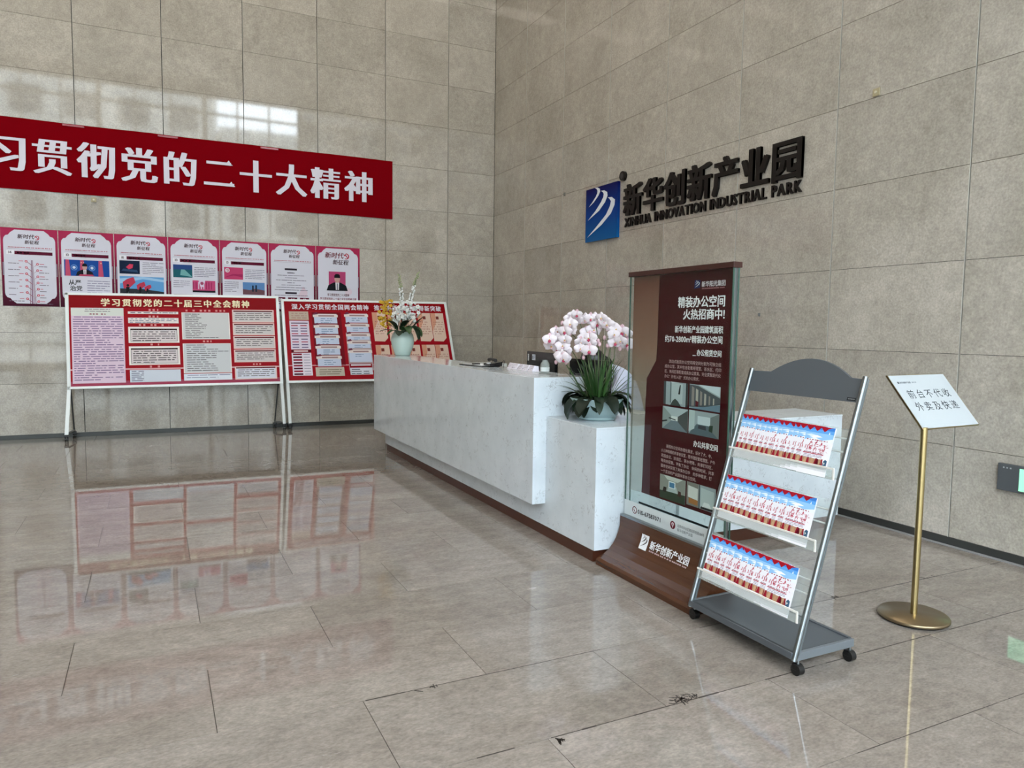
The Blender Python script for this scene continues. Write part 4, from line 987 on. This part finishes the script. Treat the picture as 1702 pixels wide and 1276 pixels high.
for k in range(52):                                # broad dark leaves around the rim
    a = 2*PI*k/38*2+rr.uniform(-.3, .3); dr = Vector((math.cos(a), math.sin(a), rr.uniform(.1, 1.3)))
    b = MB(); leaf_strip(b, (.08*math.cos(a), .08*math.sin(a), .118), dr, rr.uniform(.11, .22), rr.uniform(.030, .052), rr.uniform(1.8, 3.8), (M_L0, M_L1, M_L0)[k % 3]); b.build('broad_leaf', oc)
for k in range(64):                                # narrow grass leaves
    a = rr.uniform(0, 2*PI); r0 = rr.uniform(0, .10); el = rr.uniform(1.1, 3.6) if k > 14 else rr.uniform(.6, 1.2)
    b = MB(); leaf_strip(b, (r0*math.cos(a), r0*math.sin(a), .115), (math.cos(a), math.sin(a), el), rr.uniform(.20, .33), rr.uniform(.0055, .009), rr.uniform(.2, 1.4), (M_L2, M_L3, M_L2)[k % 3], 7, .4); b.build('grass_leaf', oc)
# blossom mesh (faces +X locally)
M_PET = mat('white_orchid_petal', 'e0d5da', .5); M_PV = mat('pink_tinged_petal', 'd6b2bc', .5); M_LIP = mat('magenta_lip', 'b8385e', .45); M_YC = mat('yellow_orchid_centre', 'c9a24a', .5)
_pb = M_PET.node_tree.nodes['Principled BSDF']; _pb.inputs['Subsurface Weight'].default_value = .0
def petal(b, ang, L_, wd, m, bend, x0=0, pw=.75):
    n = 6; vv = []
    for i in range(n+1):
        t_ = i/n; wv = wd*(max(0.001, math.sin(PI*(t_**pw)))**.55) if 0 < i < n else wd*.1
        x = x0+bend*math.sin(t_*PI*.9)*L_*.4
        for q in (-1, -.5, 0, .5, 1):
            ru, rv_ = t_*L_, q*wv
            vv.append((x-abs(q)**2*.12*L_+.04*L_*math.sin(q*7+i), ru*math.cos(ang)-rv_*math.sin(ang), ru*math.sin(ang)+rv_*math.cos(ang)))
    b.add(vv, [(i*5+j, i*5+j+1, (i+1)*5+j+1, (i+1)*5+j) for i in range(n) for j in range(4)], m, True)
def bloom_mesh(pk):
    b = MB(); r = .042
    for a in (90, 215, 325): petal(b, math.radians(a), r*.95, r*.36, M_PV if pk else M_PET, .15, -.004)
    for a in (12, 168): petal(b, math.radians(a), r*1.08, r*.62, M_PET, .22, .002, .62)
    b.ball((.006, 0, -.004), .0055, M_LIP if pk else M_YC, 8, 5); petal(b, math.radians(270), r*.42, r*.2, M_LIP if pk else M_PV, .5, .008); b.ball((.011, 0, .001), .0035, M_YC, 6, 4)
    return b.mesh('blossom')
BM = [bloom_mesh(0), bloom_mesh(1)]
bud = MB(); bud.ball((0, 0, 0), .011, M_PV, 8, 6, (1, 1, 1.4)); bud_me = bud.mesh('bud')
FL = [(-0.16, 0.656), (-0.138, 0.664), (-0.18, 0.637), (-0.143, 0.631), (-0.176, 0.603), (-0.211, 0.557), (-0.179, 0.566), (-0.268, 0.553), (-0.275, 0.52), (-0.243, 0.508), (-0.21, 0.504), (-0.308, 0.503), (-0.299, 0.462), (-0.258, 0.446), (-0.225, 0.463), (-0.209, 0.431), (-0.233, 0.398), (-0.216, 0.382), (-0.082, 0.632), (-0.05, 0.641), (-0.022, 0.641), (-0.009, 0.605), (-0.029, 0.568), (-0.073, 0.551), (-0.088, 0.514), (-0.056, 0.515), (-0.047, 0.482), (-0.112, 0.49), (-0.111, 0.449), (-0.054, 0.438), (0.018, 0.645), (0.038, 0.625), (0.055, 0.605), (0.084, 0.59), (0.108, 0.574), (0.129, 0.566), (0.097, 0.541), (0.149, 0.558), (0.176, 0.547), (0.106, 0.489), (0.142, 0.502), (0.186, 0.482)]
for k, (r, u) in enumerate(FL):
    o = link('blossom', BM[k % 2], oc); dd = rr.uniform(-.055, .03); o.location = opos(r, u, dd)
    face = (-DV*1.0+RV*rr.uniform(-.6, .6)+Vector((0, 0, rr.uniform(-.55, .1)))).normalized()
    q = face.to_track_quat('X', 'Z'); o.rotation_mode = 'QUATERNION'; o.rotation_quaternion = q; z = rr.uniform(.88, 1.28); o.scale = (z, z, z)
for r, u in [(-0.23, 0.61), (-0.265, 0.36), (-0.09, 0.392), (0.009, 0.479), (0.139, 0.453), (0.191, 0.454), (-.2, .36), (.0, .50), (.04, .52), (.06, .47)]:
    o = link('bud', bud_me, oc); o.location = opos(r, u, -.02)
M_STEM = mat('olive_stem', '4e5a36', .5); M_STAKE = mat('stake', '5c6a48', .5)
for (r0, r1, u1, r2, u2) in ((-.03, -.12, .60, -.29, .50), (-.02, -.10, .62, -.18, .66), (-.05, -.16, .45, -.23, .40), (.0, -.03, .60, -.09, .50), (.02, .0, .62, -.05, .64), (.03, .04, .60, .15, .56), (.05, .06, .55, .18, .50), (.1, .1, .5, .14, .52), (-.04, -.07, .5, -.1, .46)):
    b = MB(); pts = []
    for i in range(11):
        t_ = i/10
        r = (1-t_)**2*r0+2*t_*(1-t_)*r1+t_*t_*r2; u = (1-t_)**2*.11+2*t_*(1-t_)*(u1+.12)+t_*t_*u2; pts.append(opos(r, u, .01))
    b.tube(pts, .0028, M_STEM, 6); b.build('flower_stem', oc)
for r in (-.055, .005, .03, .045, .085): b = MB(); b.tube([opos(r*.7, .1, 0), opos(r, .53, .01)], .0022, M_STAKE, 6); b.build('support_stake', oc)
# olive foliage behind the left blossoms
for k in range(9):
    b = MB(); leaf_strip(b, opos(-.13+rr.uniform(-.03, .04), .50+rr.uniform(-.04, .07), .03), RV*rr.uniform(-1, 1)+Vector((0, 0, rr.uniform(-.6, .6))), rr.uniform(.04, .07), .012, .8, mat('olive_bract', '7a6a3c', .5), 5); b.build('bract', oc)

# ---------------- vase with mixed flowers
VX, VY = -2.2, -2.42
RV2 = Vector((.9535, -.3013, 0)); DV2 = Vector((.3013, .9535, 0))
def vpos(r, u, dd=0): return RV2*(r-.013)+DV2*dd+Vector((0, 0, u))
vs_ = empty('flower_vase', (VX, VY, CZ), label='pale celadon vase with white and yellow flowers and tall sprays at desk far end', cat='vase of flowers')
b = MB(); b.lathe([(0, 0), (.075, 0), (.082, .006), (.098, .05), (.116, .10), (.125, .15), (.124, .19), (.114, .225), (.100, .25), (.094, .262), (.088, .258), (.095, .24), (.11, .2), (0, .19)], mat('celadon_glaze', 'bcd0c9', .1), 40); b.build('vase', vs_)
def spray(base, tip, n_, m, sz, wob=.02):
    b = MB(); B, T = Vector(base), Vector(tip); pts = [B+(T-B)*i/8+Vector((0, 0, .0))+RV2*math.sin(i/8*PI)*wob for i in range(9)]; b.tube(pts, [.003]*5+[.002]*4, M_L3, 5)
    for i in range(n_):
        t_ = .22+.76*i/n_; p_ = B+(T-B)*t_+RV2*math.sin(t_*PI)*wob; a = rr.uniform(0, 2*PI); rad = (1-t_*.6)*.03
        c = p_+Vector((math.cos(a), math.sin(a), .1))*rad; b.ball(c, sz*(1.15-t_*.65), m if t_ < .75 else mat('greenish_bud', '9aa27c', .5), 6, 4); b.tube([p_, c], .001, M_L3, 4)
    b.build('flower_spray', vs_)
M_WF = mat('white_small_flower', 'e4e6e6', .5); M_YF = mat('yellow_small_flower', 'd2a828', .5)
spray(vpos(-.0, .26), vpos(-.03, .90, .02), 70, M_WF, .0155); spray(vpos(.05, .26), vpos(.195, .93, .0), 74, M_WF, .0155, -.03); spray(vpos(-.05, .26), vpos(-.12, .62, .03), 18, M_WF, .011); spray(vpos(-.06, .25), vpos(-.22, .64, 0), 16, mat('olive_bud', '8a8a4c', .5), .009)
wf = MB()
for a in range(5): wf.ball((.011*math.cos(a*2*PI/5), -.006, .011*math.sin(a*2*PI/5)), .0105, M_WF, 7, 5, (1, .5, 1))
wf.ball((0, -.009, 0), .005, mat('pale_green_centre', 'b8c09a', .5), 6, 4); wf_me = wf.mesh('white_flower')
for k in range(66):
    while True:
        r, u = rr.uniform(-.10, .20), rr.uniform(.36, .60)
        if ((r-.05)/.165)**2+((u-.47)/.14)**2 < 1: break
    o = link('white_flower', wf_me, vs_); o.location = vpos(r, u, rr.uniform(-.09, .05)); o.rotation_euler = (rr.uniform(-.6, .5), 0, rr.uniform(-.8, .8)); z = rr.uniform(.6, 1.25); o.scale = (z, z, z)
yf = MB()
for a in range(4): yf.ball((.011*math.cos(a*PI/2), -.003, .011*math.sin(a*PI/2)), .010, M_YF, 6, 4, (1.2, .5, .8))
yf_me = yf.mesh('yellow_flower')
for k in range(46):
    r, u = rr.uniform(-.24, -.10), rr.uniform(.31, .60)
    o = link('yellow_flower', yf_me, vs_); o.location = vpos(r, u, rr.uniform(-.05, .05)); o.rotation_euler = (rr.uniform(-.6, .5), rr.uniform(0, 1), rr.uniform(-.8, .8))
for (r0, u0, dr, dz, L_, wd, dp, dd) in ((.06, .30, .5, .9, .28, .05, 4.6, -.07), (.03, .27, .15, 1, .22, .045, 3.5, -.09), (-.03, .27, -.6, .5, .17, .035, 2.0, -.08), (-.06, .28, -.9, .35, .2, .028, .8, -.05), (.0, .26, -.1, .5, .15, .05, 2.8, -.10), (-.05, .34, -.8, .8, .15, .03, .8, -.03), (.09, .3, .7, .9, .22, .045, 3.6, -.04), (.0, .3, .3, .9, .2, .04, 1.5, .02), (-.05, .3, -.4, .9, .2, .04, 1.5, .02), (.1, .3, .6, .8, .24, .02, .4, 0)):
    b = MB(); leaf_strip(b, vpos(r0, u0-.02, dd), RV2*dr-DV2*.4+Vector((0, 0, dz)), L_, wd, dp, (M_L1, M_L2)[int(wd*1000) % 2], 9); b.build('leaf', vs_)
for k in range(40):
    b = MB(); leaf_strip(b, vpos(rr.uniform(-.05, .10), .27, .02), RV2*rr.uniform(-1.1, 1.1)+Vector((0, 0, 1)), rr.uniform(.12, .33), rr.choice((.006, .012, .022)), .7, (M_L1, M_L2, M_L3)[k % 3], 6); b.build('thin_leaf', vs_)

# ================================================================== SEATED PERSON AND CHAIR (behind the orchids)
def skin(verts, edges, rad, mat_, name, root, sub=2):
    me = bpy.data.meshes.new(name); me.from_pydata([tuple(v) for v in verts], edges, []); o = link(name, me, root); me.materials.append(mat_)
    md = o.modifiers.new('s', 'SKIN'); 
    for i, r in enumerate(rad): me.skin_vertices[0].data[i].radius = (r, r) if not isinstance(r, tuple) else r
    me.skin_vertices[0].data[0].use_root = True
    o.modifiers.new('ss', 'SUBSURF').levels = sub; o.modifiers['ss'].render_levels = sub
    md.use_smooth_shade = True
    return o
pr = empty('person', (-1.0, -4.95, 0), label='seated person in pale lavender shirt bent over the desk behind the orchids', cat='person')
# local: +toward desk is -X ; person faces -X/+Y
M_SHIRT = mat('pale_lavender_shirt', 'b9bfd2', .8); M_SKIN = mat('skin_tone', 'c08e78', .5); M_HAIR = mat('black_hair', '0d0c0e', .35); M_TROU = mat('dark_maroon_skirt', '4a0f1a', .8)
torso = [(0.08, 0, .50), (.05, .0, .66), (0.0, .02, .84), (-.06, .04, .98), (-.13, .07, 1.03), (-.19, .10, 1.04),
         (-.10, -.10, .99), (-.12, .21, .99), (-.20, -.16, .86), (-.24, .30, .86), (-.40, -.08, .80), (-.42, .26, .80)]
ed = [(0, 1), (1, 2), (2, 3), (3, 4), (4, 5), (3, 6), (3, 7), (6, 8), (7, 9), (8, 10), (9, 11)]
skin(torso, ed, [(.15, .12), (.14, .12), (.16, .12), (.15, .10), (.075, .07), .05, .065, .065, .052, .052, .04, .04], M_SHIRT, 'shirt', pr)
skin([(.08, 0, .50), (.05, .09, .50), (.05, -.09, .50), (-.36, .11, .52), (-.36, -.11, .52), (-.36, .11, .12), (-.36, -.11, .12)], [(0, 1), (0, 2), (1, 3), (2, 4), (3, 5), (4, 6)], [.13, .09, .09, .07, .07, .045, .045], M_TROU, 'skirt', pr)
hm = bpy.data.meshes.new('head'); bm = bmesh.new(); bmesh.ops.create_uvsphere(bm, u_segments=20, v_segments=16, radius=.095)
for v in bm.verts:
    x, y, z = v.co; v.co.z = z*1.18; 
    if z < 0: v.co.y *= 1+z*2.2; v.co.x *= 1+z*1.2
    if x < -.07 and abs(y) < .02 and -.03 < z < .01: v.co.x -= .018
    if x < -.06 and .012 < z < .03 and .02 < abs(y) < .05: v.co.x += .008
    if x < -.05 and -.06 < z < -.045 and abs(y) < .03: v.co.x -= .005
bm.to_mesh(hm); bm.free(); hm.materials.append(M_SKIN)
for p_ in hm.polygons: p_.use_smooth = True
HL = Vector((-.26, .13, 1.08)); HR = (0, math.radians(-38), math.radians(-20))
ho = link('head', hm, pr); ho.location = HL; ho.rotation_euler = HR
fb = MB()
for sy in (-1, 1): fb.ball((-.083, sy*.032, .012), .010, mat('eye_white', 'd8d4d0', .3), 8, 6); fb.ball((-.091, sy*.032, .012), .005, M_HAIR, 6, 4); fb.ball((0, sy*.092, -.005), .02, M_SKIN, 8, 6, (.6, .35, 1.2))
fb.ball((-.088, 0, -.052), .012, mat('lips', '9a4a48', .4), 8, 5, (.4, 1.6, .45)); fo = fb.build('face_features', ho)
hb = MB(); hb.ball((.018, 0, .022), .108, M_HAIR, 20, 14, (.98, 1.0, 1.14)); hb.tube([(.08, 0, .0), (.12, 0, -.06), (.13, .01, -.13)], [.04, .03, .012], M_HAIR, 10); hb.build('hair', ho)
# hands on the worktop
for sy, bx in ((-.08, -.40), (.26, -.42)):
    hx = bx-.05
    vv = [(bx, sy, .80), (hx-.02, sy, .785)]; ee = [(0, 1)]; rad = [.026, (.034, .016)]
    for f_i in range(4):
        a = len(vv); yy = sy+(-.027+.018*f_i); Lf = (.040, .048, .045, .036)[f_i]
        vv += [(hx-.045, yy, .785), (hx-.045-Lf*.6, yy, .779), (hx-.045-Lf, yy, .768)]; ee += [(1, a), (a, a+1), (a+1, a+2)]; rad += [.010, .0085, .007]
    a = len(vv); sg_ = 1 if sy < 0 else -1; vv += [(hx-.01, sy+sg_*.032, .782), (hx-.04, sy+sg_*.052, .775)]; ee += [(1, a), (a, a+1)]; rad += [.011, .008]
    skin(vv, ee, rad, M_SKIN, 'hand', pr, 1)
oc2 = empty('office_chair', (-.93, -4.95, 0), label='dark swivel office chair under the seated person', cat='chair')
b = MB(); b.box((-.24, -.24, .32), (.22, .24, .38), M_BLACK, bev=.02); b.build('seat', oc2)
b = MB(); b.box((.27, -.2, .48), (.32, .2, .78), M_BLACK, bev=.02); b.build('backrest', oc2)
b = MB(); b.tube([(0, 0, .08), (0, 0, .33)], .03, M_BLACK, 12); b.tube([(.18, 0, .33), (.295, 0, .37), (.295, 0, .52)], .02, M_BLACK, 8); b.build('pedestal', oc2)
for k in range(5):
    a = 2*PI*k/5; b = MB(); b.tube([(0, 0, .09), (.27*math.cos(a), .27*math.sin(a), .06)], .018, M_BLACK, 8); b.ball((.27*math.cos(a), .27*math.sin(a), .028), .027, M_BLACK, 10, 8); b.build('leg', oc2)

# ================================================================== FLOOR LITTER: cracked grout spots
def stain(x, y, r, n_, seed, label, elong=1):
    rr2 = random.Random(seed); b = MB(); m = mat('dark_grout_crumbs', '2a221c', .8)
    for k in range(n_):
        a = rr2.uniform(0, 2*PI); q = rr2.random()**.7; px_, py_ = r*q*math.cos(a)*elong, r*q*math.sin(a)*.55
        a2 = rr2.uniform(0, PI); L_ = rr2.uniform(.006, .018); w_ = rr2.uniform(.001, .0022)
        c, s_ = math.cos(a2), math.sin(a2)
        b.prism([(px_-L_*c+w_*s_, py_-L_*s_-w_*c, .0002), (px_+L_*c+w_*s_, py_+L_*s_-w_*c, .0002), (px_+L_*c-w_*s_, py_+L_*s_+w_*c, .0002), (px_-L_*c-w_*s_, py_-L_*s_+w_*c, .0002)], (0, 0, .0008), m)
    o = b.build('grout_crumbs', label=label, cat='floor crack', kind='stuff'); o.location = (x, y, 0)
stain(-2.90, -8.045, .05, 42, 1, 'patch of dark broken grout on the floor joint in front of the rack', 1.4)
stain(-3.46, -8.09, .016, 10, 2, 'small dark grout chip below the floor joint, left of the broken patch')
stain(-1.50, -7.55, .022, 9, 3, 'dark chipped grout at the joint behind the rack', 1.5)
stain(-.75, -7.562, .05, 7, 4, 'dark chips along the floor joint behind the brass stand', 2)
stain(-3.72, -7.562, .04, 6, 5, 'dark chips on the floor joint in the left foreground', 2.5)

def grout(y, x0, x1, wd, seed, label):              # dirty, slightly ragged grout line along a tile row
    rr3 = random.Random(seed); b = MB(); m = mat('dark_grout_crumbs', '2a221c', .8); x = x0
    while x < x1:
        L_ = rr3.uniform(.03, .16); w_ = wd*rr3.uniform(.55, 1.0)*(1.9 if rr3.random() < .12 else 1)
        if rr3.random() > .08: b.box((x, -w_/2+rr3.uniform(-.0006, .0006), -.001), (min(x+L_, x1), w_/2, .0004), m)
        x += L_
    b.build('grout_line', floor, kind='stuff').location = (0, y, 0)
grout(FY-2*FP, -3.75, -.06, .0052, 1, ''); grout(FY-FP, -3.98, -2.95, .0036, 2, ''); grout(FY-FP, -2.4, -.06, .0045, 3, ''); grout(FY-3*FP, -2.6, -.06, .003, 4, '')
